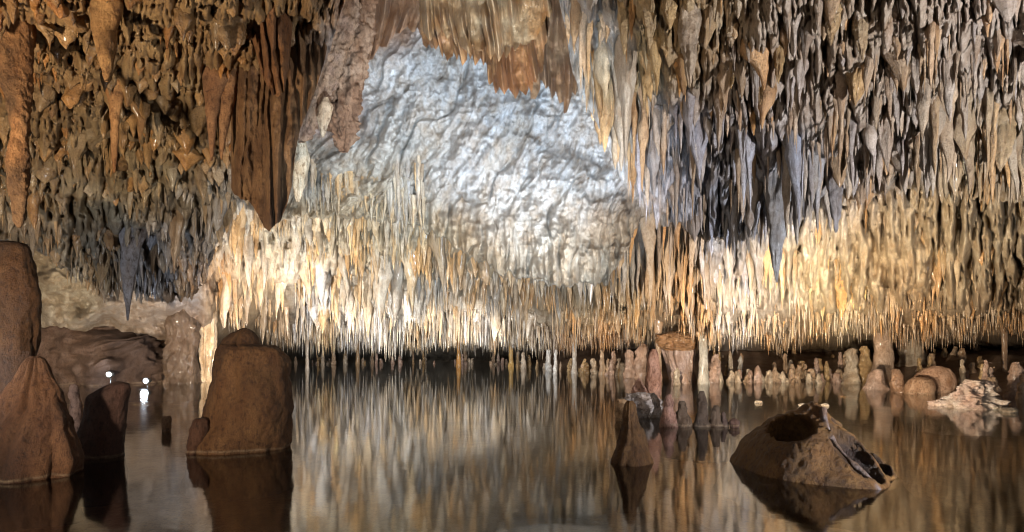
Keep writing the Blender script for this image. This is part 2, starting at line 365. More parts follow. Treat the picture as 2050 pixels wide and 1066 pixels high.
DFACE = grid_faces(DR, DS, True)

def edge_pts(k): return k
ST = dict(u=[], v=[], d=[], w=[], l=[], flat=[], drift=[], key=[])
def scatter(key, n, ulo, uhi, vlo, vhi, w, l, seed, flat=(0.65, 1.1), drift=(-.06, .06), off=0.0, mask=None, bias=1.0):
    """n stones: vlo/vhi functions or numbers for their TIPS' rows"""
    rng = np.random.default_rng(seed)
    # jittered, roughly even spread
    u = (np.arange(n) + rng.uniform(0, 1, n)) / n * (uhi - ulo) + ulo; rng.shuffle(u)
    f = lambda q, uu: q(uu) if callable(q) else np.full(len(uu), float(q))
    a = f(vlo, u); b = f(vhi, u)
    v = a + (b - a) * (rng.uniform(0, 1, n) ** bias)
    x = rng.uniform(0, 1, n) ** 2.0
    ww = w[0] + (w[1] - w[0]) * x; ll = (l[0] + (l[1] - l[0]) * (0.65 * x + 0.35 * rng.uniform(0, 1, n)))
    vr = v - ll
    ww = ww * np.clip(1 + (1.3 if key in 'LR' else .8) * fbm(u / 45, v / 45, .3, 70 + seed, 2), .35, 2); ll = ll * np.clip(1 + 1.1 * fbm(u / 60, v / 60, .6, 90 + seed, 2), .45, 1.8); v = v + 16 * fbm(u / 30, u * 0, .2, 71 + seed, 3) * (1 if l[1] > 45 else .5); vr = v - ll
    d = depth(key, u, vr) - off
    keep = np.ones(n, bool) if mask is None else mask(u, v)
    if key == 'M' and w[1] > 8: keep = keep & (fbm(u / 38, v / 46, .4, 500, 3) < .22)
    for k_, val in (('u', u), ('v', v), ('d', d), ('w', ww), ('l', ll), ('flat', rng.uniform(*flat, n)), ('drift', rng.uniform(*drift, n))):
        ST[k_].append(val[keep])
    ST['key'].append(np.array([key] * int(keep.sum())))
eL = edge([(-400, 470), (0, 490), (60, 505), (110, 535), (150, 570), (200, 600), (255, 625), (300, 615), (370, 610), (400, 585), (425, 520), (450, 470), (470, 430), (520, 380)])
eR = edge([(1115, -20), (1140, 120), (1165, 210), (1200, 270), (1230, 340), (1262, 405), (1290, 450), (1350, 475), (1400, 500), (1500, 520), (1560, 500), (1640, 460), (1750, 410), (1850, 400), (2000, 420), (2500, 420)])
eD = edge([(560, 450), (640, 430), (700, 440), (800, 450), (850, 460), (900, 490), (950, 530), (1000, 560), (1060, 570), (1140, 585), (1215, 580), (1245, 530), (1290, 450)])
# left ceiling
scatter('L', 230, -60, 520, 20, lambda u: np.minimum(eL(u), 420), (14, 44), (18, 62), 1, off=.02, flat=(.6, 1.3))
scatter('L', 300, -60, 480, 260, eL, (9, 30), (20, 62), 2, off=.03)
scatter('L', 150, 60, 470, lambda u: eL(u) - 60, lambda u: eL(u) + 8, (10, 32), (30, 95), 3, off=-.1)
scatter('L', 260, 120, 470, lambda u: eL(u) - 130, lambda u: eL(u) - 10, (5, 14), (15, 50), 4, off=.1)
# right ceiling
scatter('R', 150, 1150, 2100, 20, lambda u: np.minimum(eR(u), 330), (14, 40), (50, 140), 5, off=-.05, mask=lambda u, v: (v < eR(u)) & ((u > 1235) | (v > 230)), flat=(.6, 1.1))
scatter('R', 230, 1180, 2100, 180, eR, (10, 34), (45, 140), 6, off=-.04, mask=lambda u, v: v < eR(u), flat=(.6, 1.1))
scatter('R', 190, 1150, 2100, lambda u: eR(u) - 70, lambda u: eR(u) + 6, (10, 34), (70, 190), 7, off=-.05, flat=(.6, 1.1))
scatter('R', 260, 1130, 2100, lambda u: eR(u) * .2, eR, (5, 14), (16, 55), 8, off=.15, mask=lambda u, v: v > 0)
# central far band
scatter('M', 800, 430, 1420, lambda u: np.maximum(eD(u) - 20, 470), 650, (6, 20), (18, 70), 9, off=.1, flat=(.5, 1))
scatter('M', 900, 440, 1450, 600, 690, (3.5, 11), (18, 58), 10, off=.1)
scatter('M', 900, 560, 1450, 665, 714, (2.4, 5.5), (16, 46), 11, off=.1)
scatter('M', 650, 540, 1430, 684, lambda u: 710 + 10 * np.sin(u / 55) + 6 * np.sin(u / 17), (2.6, 6.5), (24, 70), 19, off=.1)
scatter('M', 260, 1380, 2100, lambda u: 665 + 16 * np.sin(u / 47), lambda u: 703 + 14 * np.sin(u / 47) + 9 * np.sin(u / 19), (2.4, 7), (20, 60), 20, off=.1)
scatter('M', 110, 440, 1420, 540, 690, (16, 38), (55, 120), 21, off=.0, flat=(.6, 1.1))
scatter('M', 380, 430, 900, 440, 540, (5, 15), (16, 60), 12, off=.1)
scatter('D', 110, 600, 850, lambda u: eD(u) - 50, lambda u: eD(u) + 10, (5, 14), (25, 70), 14, off=.02)
# right cream flowstone and its thin fringe
scatter('M', 210, 1380, 2100, lambda u: eR(u) - 20, 655, (14, 36), (40, 120), 15, off=-.02, flat=(.35, .8))
scatter('M', 350, 1380, 2100, 620, lambda u: 680 + 16 * np.sin(u / 47) + 9 * np.sin(u / 19), (4, 13), (22, 60), 16, off=.1)
scatter('M', 420, 1400, 2100, lambda u: 655 + 16 * np.sin(u / 47), lambda u: 695 + 16 * np.sin(u / 47) + 9 * np.sin(u / 19), (2.4, 5), (18, 45), 17, off=.1)
scatter('M', 120, 1120, 1420, 480, 650, (10, 26), (60, 150), 18, off=.5, flat=(.3, .7))

S = {k: np.concatenate(v) for k, v in ST.items()}
area = S['w'] * S['l']
order = np.argsort(-area)
sc_ = S['d'] / F
root = np.stack([(S['u'] - 1025) * sc_, S['d'], HC + (VH - (S['v'] - S['l'])) * sc_], -1)
NN = len(root)
rng = np.random.default_rng(99)
P = drips(root, S['l'] * sc_, S['w'] * 0.5 * sc_, S['flat'], rng.uniform(-.5, .5, NN), S['drift'], 5, rings=DR, segs=DS)
rw = (S['w'] * .5 * sc_)[:, None]
kx = 1 / np.maximum(rw, .015)
bx, by, bz = [(P[..., k] - root[:, None, k]) * kx for k in range(3)]
ids = np.arange(NN)[:, None] * 7.3
nz_ = fbm(bx * 1.3 + ids, by * 1.3, bz * .75, 1, 4)
axis = P.reshape(NN, DR, DS, 3)[..., :2].mean(2, keepdims=True)
rad_ = 1 + .75 * nz_.reshape(NN, DR, DS, 1)
Pr = P.reshape(NN, DR, DS, 3); Pr[..., :2] = axis + (Pr[..., :2] - axis) * np.clip(rad_, .35, 1.9)
Pr[..., :2] += (rw[:, None, None, :] * .22) * np.stack([fbm(ids[:, :, None] * 3, bz.reshape(NN, DR, DS)[:, :, :1] * .35, ids[:, :, None], k_, 2) for k_ in (4, 5)], -1)
P = Pr.reshape(NN, DR * DS, 3)
P[..., 2] += rw * .4 * fbm(bx * .8 + ids, by + 5, bz * .5, 3, 2)
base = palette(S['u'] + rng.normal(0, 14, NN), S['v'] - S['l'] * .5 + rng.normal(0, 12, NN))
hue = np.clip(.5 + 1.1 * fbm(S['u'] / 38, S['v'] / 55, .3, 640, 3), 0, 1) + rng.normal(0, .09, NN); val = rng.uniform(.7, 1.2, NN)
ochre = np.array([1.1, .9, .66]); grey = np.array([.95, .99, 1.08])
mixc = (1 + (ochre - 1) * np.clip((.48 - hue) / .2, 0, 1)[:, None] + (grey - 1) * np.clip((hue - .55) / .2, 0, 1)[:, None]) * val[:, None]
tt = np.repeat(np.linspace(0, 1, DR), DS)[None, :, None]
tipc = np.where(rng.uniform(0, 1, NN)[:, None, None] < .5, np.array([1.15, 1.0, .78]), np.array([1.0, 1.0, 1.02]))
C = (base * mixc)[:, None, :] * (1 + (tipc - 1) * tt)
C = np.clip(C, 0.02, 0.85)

HAND_MADE = 40
NI = 300 - HAND_MADE
sel = []
for i in order:
    if len(sel) >= NI: break
    if -10 < S['u'][i] < 2060 and S['v'][i] > 25: sel.append(i)
sel = np.array(sel)
rest = np.setdiff1d(np.arange(NN), sel)
allf = (DFACE[None] + (np.arange(len(rest)) * DR * DS)[:, None, None]).reshape(-1, 4)
o = mesh('dripstone_cover', P[rest].reshape(-1, 3), allf, DRIP, C[rest].reshape(-1, 3))
tag(o, 'thousands of small pale and ochre stalactites covering the whole cave ceiling', 'stalactites', kind='stuff')

LAND = [(35, 350, 'the long club-shaped stalactite at far left'), (525, 300, 'the big brown hanging drapery'), (230, 300, 'the thin ochre spike on the left ceiling'),
        (300, 600, 'the grey fringe above the two lamps'), (1000, 120, 'the orange fluted curtain'), (900, 300, 'the pale flowstone wall'), (1555, 480, 'the longest slate stalactite'),
        (1715, 160, 'the ochre leaf-shaped stalactite'), (1870, 310, 'the pale blue spike on the right ceiling'), (1408, 600, 'the slim pale column'), (1260, 380, 'the edge of the pale flowstone'),
        (1765, 600, 'the thick tan column'), (1980, 600, 'the dark stalagmites at far right'), (700, 600, 'the brightest white stretch of the far ceiling')]
def describe(u, v, c, w, l):
    r, g, b = c
    lum = (r + g + b) / 3
    if b > r * .93: colr = 'slate grey' if lum < .42 else 'bluish white'
    elif g < r * .72: colr = 'rusty brown' if lum < .27 else 'orange ochre'
    elif b < r * .55: colr = 'dark brown' if lum < .24 else 'golden tan'
    else: colr = 'grey brown' if lum < .36 else 'cream'
    size = ('broad' if w > 26 else 'medium' if w > 18 else 'slender') + (' long' if l > 95 else '' if l > 60 else ' short')
    j = min(range(len(LAND)), key=lambda k: (LAND[k][0] - u) ** 2 + (LAND[k][1] - v) ** 2)
    du, dv = u - LAND[j][0], v - LAND[j][1]
    far = 'just' if abs(du) + abs(dv) < 120 else 'well' if abs(du) + abs(dv) > 260 else ''
    rel = ('left of' if du < 0 else 'right of') if abs(du) > abs(dv) else ('above' if dv < 0 else 'below')
    return ' '.join(f'{size} {colr} stalactite {far} {rel} {LAND[j][2]}'.split()[:16])
for i in sel:
    o = mesh('stalactite', P[i], DFACE, DRIP, C[i], loc=tuple(root[i]))
    lb = describe(S['u'][i], S['v'][i], (base * mixc)[i], S['w'][i], S['l'][i])
    tag(o, lb, 'stalactite', 'stalactites ' + lb.split('stalactite ', 1)[1])

# ------------------------------------------------------------------ bodies from measured silhouettes
def body(name, d, prof, label, cat, col=(.3, .2, .12), mat=None, thick=0.8, noise=.06, flute=0.0, nfl=9, seed=0, group=None, hang=False, rows=90, segs=96, lean=0.0,
         deep=0.45, flutev=.3, colv=0.25, col2=None, parent=None, nscale=1.0, power=2.0, onto=None):
    """a stone grown from rows (v, left u, right u) seen at distance d; standing ones run on below the water"""
    prof = np.array(prof, float)
    if onto: d = float(depth(onto, prof[0, 1:].mean(), prof[0, 0])) + .02
    dc = d / (1 - .6 * thick * float(np.max(prof[:, 2] - prof[:, 1])) / 2 / F)
    s = dc / F
    z = HC + (VH - prof[:, 0]) * s; xl = (prof[:, 1] - 1025) * s; xr = (prof[:, 2] - 1025) * s
    if not hang and z[-1] < 0.25 and deep > 0:
        wd = xr[-1] - xl[-1]
        z = np.append(z, z[-1] - deep); xl = np.append(xl, xl[-1] - .08 * wd); xr = np.append(xr, xr[-1] + .08 * wd)
    q = np.linspace(0, 1, rows) ; n0 = len(z)
    arc = np.concatenate([[0], np.cumsum(np.abs(np.diff(z)) + .5 * np.abs(np.diff(xl)) + .5 * np.abs(np.diff(xr)))]); arc /= arc[-1]
    zz = np.interp(q, arc, z); a = np.interp(q, arc, xl); b = np.interp(q, arc, xr)
    ker = np.ones(5) / 5
    pad = lambda m_: np.convolve(np.pad(m_, 2, mode='edge'), ker, 'valid')
    a, b = pad(a), pad(b)
    cx = (a + b) / 2; w = (b - a) / 2
    tipi = -1 if hang else 0
    th = np.linspace(0, 2 * np.pi, segs, endpoint=False)[None]
    ct = np.cos(th); st_ = np.sin(th); e = 2 / power
    ct = np.sign(ct) * np.abs(ct) ** e; st_ = np.sign(st_) * np.abs(st_) ** e
    R = w[:, None] * np.ones_like(th)
    wm = np.max(w)
    X = cx[:, None] + R * ct; Y = dc + lean * (zz[:, None] - zz[-1]) + R * thick * st_; Z = np.repeat(zz[:, None], segs, 1)
    # flutes and lumps push out from the axis
    k = 1 / (wm * nscale)
    h = fbm(X * k * 1.5, Y * k * 1.5, Z * k * 1.2, 300 + seed, 5) * noise * wm * 2
    if flute:
        ph = th * nfl / 1.0 + 1.3 * fbm(Z * k * .7, X * 0 + seed, Z * 0, 500 + seed, 2)
        h = h + flute * wm * np.clip(.45 + 1.3 * vnoise(np.cos(th) * 1.7 + Z * 0, np.sin(th) * 1.7 + Z * 0, Z * k * .5, 650 + seed), .05, 1.2) * 1.5 * (np.abs(np.sin(ph / 2 + 2 * vnoise(np.cos(th) * 2 + Z * 0, np.sin(th) * 2 + Z * 0, Z * k * flutev, 600 + seed))) - .5)
    fade = np.clip(w / (wm * .35), 0, 1)[:, None]
    h = h + noise * wm * (.5 * ridge(X * k * 3.2, Y * k * 3.2, Z * k * 2.2, 310 + seed, 3) + .35 * fbm(X * k * 9, Y * k * 9, Z * k * 7, 320 + seed, 3))
    h = h * fade
    X = X + h * np.cos(th); Y = Y + h * np.sin(th); Z = Z + .5 * h * fbm(X * k * 2, Y * k * 2, Z * k * 2, 700 + seed, 2)
    Pn = np.stack([X, Y, Z], -1)
    # caps
    top = Pn[0].mean(0); bot = Pn[-1].mean(0)
    V = np.vstack([Pn.reshape(-1, 3), top, bot])
    f = grid_faces(rows, segs, True).tolist(); nT = rows * segs
    i = np.arange(segs); j = (i + 1) % segs
    f += np.stack([np.full(segs, nT), i, j, j], -1).tolist()
    f = np.array(f)
    tri = np.stack([np.full(segs, nT), j, i], -1); tri2 = np.stack([np.full(segs, nT + 1), i + (rows - 1) * segs, j + (rows - 1) * segs], -1)
    quads = grid_faces(rows, segs, True)
    if not hang: quads = quads[:, ::-1]
    cn_ = fbm(V[:, 0] * k * 1.3, V[:, 1] * k * 1.3, V[:, 2] * k * .8, 800 + seed, 4)
    colA = np.array(col)[None] * (1 + colv * 2 * cn_[:, None])
    if col2 is not None:
        m_ = np.clip(fbm(V[:, 0] * k * 1.1, V[:, 1] * k, V[:, 2] * k * .6, 850 + seed, 4) * 2.4 + .35, 0, 1)[:, None]
        colA = colA * (1 - m_) + np.array(col2)[None] * m_ * (1 + colv * cn_[:, None])
    if not hang and mat in (None, WET):
        zr = V[:, 2] - .025 - .012 * vnoise(V[:, 0] * 9, V[:, 1] * 9, V[:, 2] * 0, 910); rim = np.clip(1 - np.abs(zr) / .016, 0, 1)[:, None] * .55
        colA = colA * (1 - rim) + np.array([.30, .24, .17])[None] * rim
    base_ = (float(cx[-1] if not hang else cx[0]), float(dc), 0.0 if not hang else float(zz[0]))
    o = mesh_mixed(name, V, quads, np.vstack([tri, tri2]), mat or NEAR, np.clip(colA, .01, .85), base_, parent)
    if parent is None: tag(o, label, cat, group)
    return o
def mesh_mixed(name, V, quads, tris, mat, cols, loc, parent=None):
    me = bpy.data.meshes.new(name)
    V = np.asarray(V, np.float32)
    off = np.array(loc, np.float32)
    me.vertices.add(len(V)); me.vertices.foreach_set('co', (V - off).ravel())
    li = np.concatenate([quads.ravel(), tris.ravel()]).astype(np.int32)
    me.loops.add(len(li)); me.loops.foreach_set('vertex_index', li)
    tot = np.concatenate([np.full(len(quads), 4), np.full(len(tris), 3)]).astype(np.int32)
    st0 = np.concatenate([[0], np.cumsum(tot)[:-1]]).astype(np.int32)
    me.polygons.add(len(tot)); me.polygons.foreach_set('loop_start', st0); me.polygons.foreach_set('loop_total', tot)
    me.polygons.foreach_set('use_smooth', np.ones(len(tot), bool)); me.update(calc_edges=True)
    a = me.color_attributes.new('Col', 'FLOAT_COLOR', 'POINT'); c = np.ones((len(V), 4), np.float32); c[:, :3] = cols; a.data.foreach_set('color', c.ravel())
    me.materials.append(mat)
    o = bpy.data.objects.new(name, me); o.location = loc; link(o)
    if parent:
        o.parent = parent; o.location = tuple(np.array(loc) - np.array(parent.location))
    return o

# ---- foreground standing stones
BR = (.088, .043, .016)
big = body('stalagmite', 5.87, [(657, 486, 492), (660, 479, 500), (668, 466, 508), (680, 457, 512), (690, 452, 516), (694, 450, 543), (700, 448, 557), (712, 444, 566), (740, 438, 573), (770, 432, 577), (800, 424, 580), (840, 412, 581), (870, 398, 578), (905, 388, 573)],
     'large squat brown stalagmite with a knobbed top standing in the pool at left', 'stalagmite', BR, thick=.75, noise=.08, flute=.07, nfl=9, seed=1, flutev=.2, col2=(.04, .018, .008), colv=.5, rows=180, segs=180)
body('rock', 5.75, [(838, 395, 414), (842, 388, 418), (855, 383, 418), (880, 378, 410), (905, 376, 406), (925, 378, 398), (932, 380, 392)], 'small wet brown rock leaning on the foot of the large squat stalagmite', 'rock', (.07, .032, .018), mat=WET, seed=2, noise=.12, thick=1.0)
body('column', 4.9, [(484, 5, 30), (488, -15, 48), (500, -30, 58), (530, -45, 66), (600, -55, 73), (660, -55, 71), (720, -55, 64), (780, -50, 40), (800, -45, 30), (830, -45, 25)],
     'smooth bulging brown pillar rising behind the draped boulder at the left edge', 'pillar', (.08, .038, .014), thick=.7, noise=.07, flute=.04, seed=3, deep=0, col2=(.05, .025, .012))
body('boulder', 4.75, [(713, 64, 76), (718, 56, 86), (735, 46, 94), (760, 34, 102), (790, 16, 118), (820, -8, 132), (850, -40, 144), (880, -70, 151), (920, -100, 157), (945, -110, 150), (965, -115, 128)],
     'brown boulder draped in smooth stone folds at the bottom left edge', 'boulder', (.095, .045, .021), thick=.55, noise=.07, flute=.13, nfl=11, seed=4, flutev=.15, rows=180, segs=180, col2=(.05, .022, .012), colv=.5)
body('stalagmite', 5.55, [(764, 232, 240), (768, 222, 256), (780, 200, 259), (790, 182, 256), (805, 176, 252), (850, 168, 248), (880, 160, 245), (913, 158, 243)],
     'dark brown flat-topped stump in the pool between draped boulder and large squat stalagmite', 'stalagmite', (.08, .04, .03), thick=.8, noise=.07, seed=5)
body('stalagmite', 6.6, [(770, 143, 152), (775, 140, 156), (790, 139, 158), (800, 141, 160), (830, 142, 165), (870, 140, 165)],
     'small brown knob just behind the right shoulder of the draped boulder', 'stalagmite', (.25, .14, .09), seed=6, noise=.1)
body('stalagmite', 7.1, [(833, 329, 339), (837, 325, 342), (846, 324, 343), (855, 325, 342), (866, 326, 341)], 'tiny round stone knob poking out of the water right of the dark stump', 'stalagmite', (.28, .17, .10), seed=7, noise=.1)
body('stalagmite', 5.3, [(803, 1257, 1264), (810, 1252, 1270), (830, 1248, 1274), (860, 1242, 1283), (890, 1234, 1292), (915, 1227, 1300), (931, 1222, 1304)],
     'dark brown cone-shaped stalagmite standing in the pool right of centre', 'stalagmite', (.12, .06, .02), mat=NEAR, thick=.9, noise=.08, flute=.08, nfl=8, seed=8)
# pink stalagmite on its crumbly base
pk = bpy.data.objects.new('stalagmite', None); link(pk); pk.location = W(1295, 825, 8.6); pk.location[2] = 0
tag(pk, 'tall pink stalagmite with a crumbled white base in the pool', 'stalagmite')
body('spire', 8.9, [(699, 1306, 1312), (706, 1302, 1316), (722, 1299, 1319), (740, 1296, 1322), (765, 1292, 1323), (785, 1291, 1323), (805, 1290, 1320), (825, 1288, 1322)], '', '', (.50, .28, .20), seed=9, noise=.1, parent=pk, thick=.9)
body('side_spire', 8.7, [(757, 1277, 1280), (765, 1274, 1285), (780, 1268, 1292), (800, 1264, 1305), (825, 1262, 1315)], '', '', (.48, .30, .24), seed=10, noise=.14, parent=pk)
body('base', 8.35, [(786, 1275, 1290), (790, 1262, 1302), (800, 1252, 1318), (812, 1250, 1328), (830, 1252, 1330)], '', '', (.5, .46, .46), seed=11, noise=.2, parent=pk, thick=.6, nscale=.6)
body('rock', 8.0, [(799, 1240, 1248), (803, 1236, 1254), (815, 1234, 1258), (828, 1234, 1262), (840, 1234, 1262)], 'rough tan rock at the left foot of the tall pink stalagmite', 'rock', (.36, .24, .14), seed=12, noise=.2)
kn = [(1340, 790, 846, 20, 1, 'dark knob with a pink lit tip nearest the tall pink stalagmite', (.26, .15, .12)),
      (1366, 803, 850, 24, 2, 'broad forked dark knob second from the tall pink stalagmite', (.10, .07, .05)),
      (1405, 783, 856, 20, 3, 'tallest dark finger-shaped knob in the row in the pool', (.09, .065, .05)),
      (1434, 812, 856, 18, 4, 'pointed dark knob right of the tallest dark finger', (.10, .07, .05)),
      (1449, 825, 858, 12, 5, 'small dark knob at the right end of the knob row', (.09, .06, .05))]
for (u, vt, vb, w, s_, lb, c) in kn:
    body('stalagmite', 7.45, [(vt, u - w * .2, u + w * .2), (vt + 5, u - w * .36, u + w * .34), (vt + 15, u - w * .42, u + w * .4), (vt + (vb - vt) * .5, u - w * .44, u + w * .45), (vt + (vb - vt) * .7, u - w * .62, u + w * .65), (vb, u - w * .8, u + w * .85)],
         lb, 'stalagmite', c, mat=WET, seed=20 + s_, noise=.18, group='dark knobs in a row in the pool', rows=40, segs=40)
body('rock', 7.4, [(838, 1466, 1472), (842, 1461, 1479), (848, 1459, 1481), (853, 1462, 1478)], 'small dark flat stone lying off the right end of the knob row', 'rock', (.10, .06, .05), mat=WET, seed=30, noise=.1)
for k, (u, v, w, lb) in enumerate([(1518, 805, 14, 'small white stone alone in the water beyond the hollow boulder'), (1608, 812, 18, 'flat white stone just behind the left of the hollow boulder peak'), (1652, 811, 14, 'white stone just behind the right of the hollow boulder peak'),
                     (1872, 808, 22, 'small pale stone left of the white eroded rock'), (1998, 818, 20, 'pale pebble right of the white eroded rock'), (2022, 824, 30, 'flat pale stone farthest right in the pool')]):
    dd = 1367 / (v + 3 - VH)
    body('stone', dd, [(v - w * .24, u - w * .2, u + w * .12), (v - w * .18, u - w * .35, u + w * .35), (v - w * .1, u - w * .5, u + w * .5), (v + 4, u - w * .5, u + w * .5)], lb, 'stone', (.13, .115, .095), seed=40 + k, noise=.2, rows=24, segs=28, deep=.1)
body('rock', 9.4, [(760, 1935, 1950), (763, 1925, 1968), (772, 1918, 1975), (785, 1908, 1980), (797, 1898, 1992), (808, 1888, 2008), (816, 1884, 2014)],
     'white eroded angular rock lying in the water at the right edge', 'rock', (.36, .32, .29), seed=50, noise=.28, thick=.6, nscale=.5, col2=(.38, .28, .24))

# ---- hollow boulder (signed distance field, surface nets)
def surface_nets(fn, lo, hi, h):
    ax = [np.arange(lo[k], hi[k] + h, h) for k in range(3)]
    X, Y, Z = np.meshgrid(*ax, indexing='ij'); f = fn(X, Y, Z)
    ins = f < 0; nx, ny, nz = f.shape
    cs = (nx - 1, ny - 1, nz - 1); cnt = np.zeros(cs); acc = np.zeros(cs + (3,))
    def sub(a, o): return a[o[0]:o[0] + cs[0], o[1]:o[1] + cs[1], o[2]:o[2] + cs[2]]
    offs = [(a, b, c) for a in (0, 1) for b in (0, 1) for c in (0, 1)]
    for o1 in offs:
        for axn in range(3):
            if o1[axn] == 1: continue
            o2 = list(o1); o2[axn] = 1
            f1, f2 = sub(f, o1), sub(f, o2); cr_ = (f1 < 0) != (f2 < 0)
            t = np.where(cr_, f1 / np.where(cr_, f1 - f2, 1), 0)
            cnt += cr_
            for q in range(3): acc[..., q] += np.where(cr_, o1[q] + (t if q == axn else 0), 0)
    act = cnt > 0; idx = -np.ones(cs, int); idx[act] = np.arange(act.sum())
    g = np.stack(np.meshgrid(*[np.arange(c) for c in cs], indexing='ij'), -1)[act]
    V = (g + acc[act] / cnt[act][:, None]) * h + np.array(lo)
    faces = []
    for axn in range(3):
        b, c = (axn + 1) % 3, (axn + 2) % 3
        s1 = [slice(None)] * 3; s2 = [slice(None)] * 3; s1[axn] = slice(0, -1); s2[axn] = slice(1, None)
        A, B = ins[tuple(s1)], ins[tuple(s2)]
        e = np.argwhere(A != B); ok = (e[:, b] > 0) & (e[:, c] > 0) & (e[:, b] < cs[b]) & (e[:, c] < cs[c]) & (e[:, axn] < cs[axn]); e = e[ok]
        a_in = A[tuple(e.T)]
        def I(db, dc):
            q = e.copy(); q[:, b] -= db; q[:, c] -= dc; return idx[tuple(q.T)]
        Q = np.stack([I(1, 1), I(0, 1), I(0, 0), I(1, 0)], -1)
        Q[~a_in] = Q[~a_in][:, ::-1]
        faces.append(Q)
    return V, np.vstack(faces)
def _loc(u, v, y):
    d = 5.0 + y; return ((u - 1025) * d / F - 615 * 5.0 / F, y, HC + (VH - v) * d / F)
def _caps(X, Y, Z, pts, rr):
    best = None
    for (a, b, r0, r1) in zip(pts[:-1], pts[1:], rr[:-1], rr[1:]):
        a = np.array(a); b = np.array(b); ab = b - a
        t = np.clip(((X - a[0]) * ab[0] + (Y - a[1]) * ab[1] + (Z - a[2]) * ab[2]) / (ab @ ab), 0, 1)
        dd = np.sqrt((X - a[0] - t * ab[0]) ** 2 + (Y - a[1] - t * ab[1]) ** 2 + (Z - a[2] - t * ab[2]) ** 2) - (r0 + (r1 - r0) * t)
        best = dd if best is None else np.minimum(best, dd)
    return best
def _smin(a, b, k):
    h = np.clip(.5 + .5 * (b - a) / k, 0, 1); return b * (1 - h) + a * h - k * h * (1 - h)
def hollow(X, Y, Z):
    wx = X + .035 * fbm(X * 3.5, Y * 3.5, Z * 3.5, 61, 3); wy = Y + .03 * fbm(X * 4, Y * 4, Z * 4 + 5, 65, 3); wz = Z + .03 * fbm(X * 4 + 9, Y * 4, Z * 4, 62, 3)
    ang = np.degrees(np.arctan2(wy - .1, wx)) % 360
    fr = np.interp(ang, [0, 31, 80, 115, 142, 180, 217, 259, 282, 315, 351, 360], [.64, .58, .55, .62, .74, .60, .60, .60, .68, .60, .65, .64])
    pw = np.interp(ang, [0, 60, 120, 180, 240, 290, 330, 360], [1.7, 2.0, 2.4, 3.0, 2.6, 1.9, 1.7, 1.7])
    rho = np.hypot(wx, wy - .1) / fr
    H = .50 * (1 - rho ** pw) + .12 * np.exp(-((wx - .02) ** 2 + (wy - .12) ** 2) / .012)
    r = (wz - H) * .6
    pit = _caps(X, Y, Z, [_loc(1592, 838, -.12), (-.22, .06, .30), (-.20, .16, .05)], [.15, .19, .17])
    r = -_smin(-r, pit, .03)
    for pts_, rr_ in (([_loc(1676, 850, .02), _loc(1706, 890, .02), _loc(1744, 930, -.10)], [.06, .165, .16]),
                      ([_loc(1672, 852, -.14), _loc(1700, 893, -.26), _loc(1736, 935, -.40)], [.065, .155, .15])):
        cav = _caps(X, Y, Z, pts_, rr_); r = -_smin(-r, cav, .02)
    rib = _caps(X, Y, Z, [_loc(1648, 822, .0), _loc(1655, 855, -.12), _loc(1672, 890, -.24), _loc(1703, 925, -.36), _loc(1735, 955, -.46), _loc(1756, 982, -.56)], [.030, .022, .02, .02, .024, .02])
    r = _smin(r, rib, .03)
    return r + .020 * fbm(X * 7, Y * 7, Z * 7, 63, 4) + .010 * ridge(X * 18, Y * 18, Z * 14, 64, 3)
Vh, Fh = surface_nets(hollow, (-.95, -.75, -.3), (.85, .95, .75), .0125)
org = W(1640, 945, 5.0); org[2] = 0
cn_ = fbm(Vh[:, 0] * 6, Vh[:, 1] * 6, Vh[:, 2] * 6, 66, 4)
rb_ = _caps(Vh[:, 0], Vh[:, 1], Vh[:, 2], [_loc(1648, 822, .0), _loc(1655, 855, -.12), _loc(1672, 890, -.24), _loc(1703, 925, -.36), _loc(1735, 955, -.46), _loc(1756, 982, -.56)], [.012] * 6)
rib_glint = np.clip(1.2 - np.clip(rb_, 0, 1) / .02, 0, 1)[:, None] * np.clip(.45 + 1.4 * cn_[:, None], 0, .8)  # blue glint of light along the rib, painted into the vertex colour
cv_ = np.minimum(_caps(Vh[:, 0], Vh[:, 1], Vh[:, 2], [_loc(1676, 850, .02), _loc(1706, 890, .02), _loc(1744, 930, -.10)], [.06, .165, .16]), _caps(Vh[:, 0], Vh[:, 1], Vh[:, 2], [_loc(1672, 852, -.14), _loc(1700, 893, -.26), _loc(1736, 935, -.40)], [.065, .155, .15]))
cn_ = cn_ - .9 * np.clip(1 - cv_ / .03, 0, 1) * (rb_ > .02)  # shade inside the scoop, painted as darker vertex colour
o = mesh('hollow_boulder', Vh + org, Fh, WET, np.clip(np.array([.13, .066, .020])[None] * np.clip(1 + .8 * cn_[:, None], .2, 2) * (1 - rib_glint) + np.array([.22, .27, .38]) * rib_glint, .01, .8), loc=tuple(org))
tag(o, 'big hollow brown boulder with an open pit and wet ribbed scoop, standing in the pool', 'boulder')

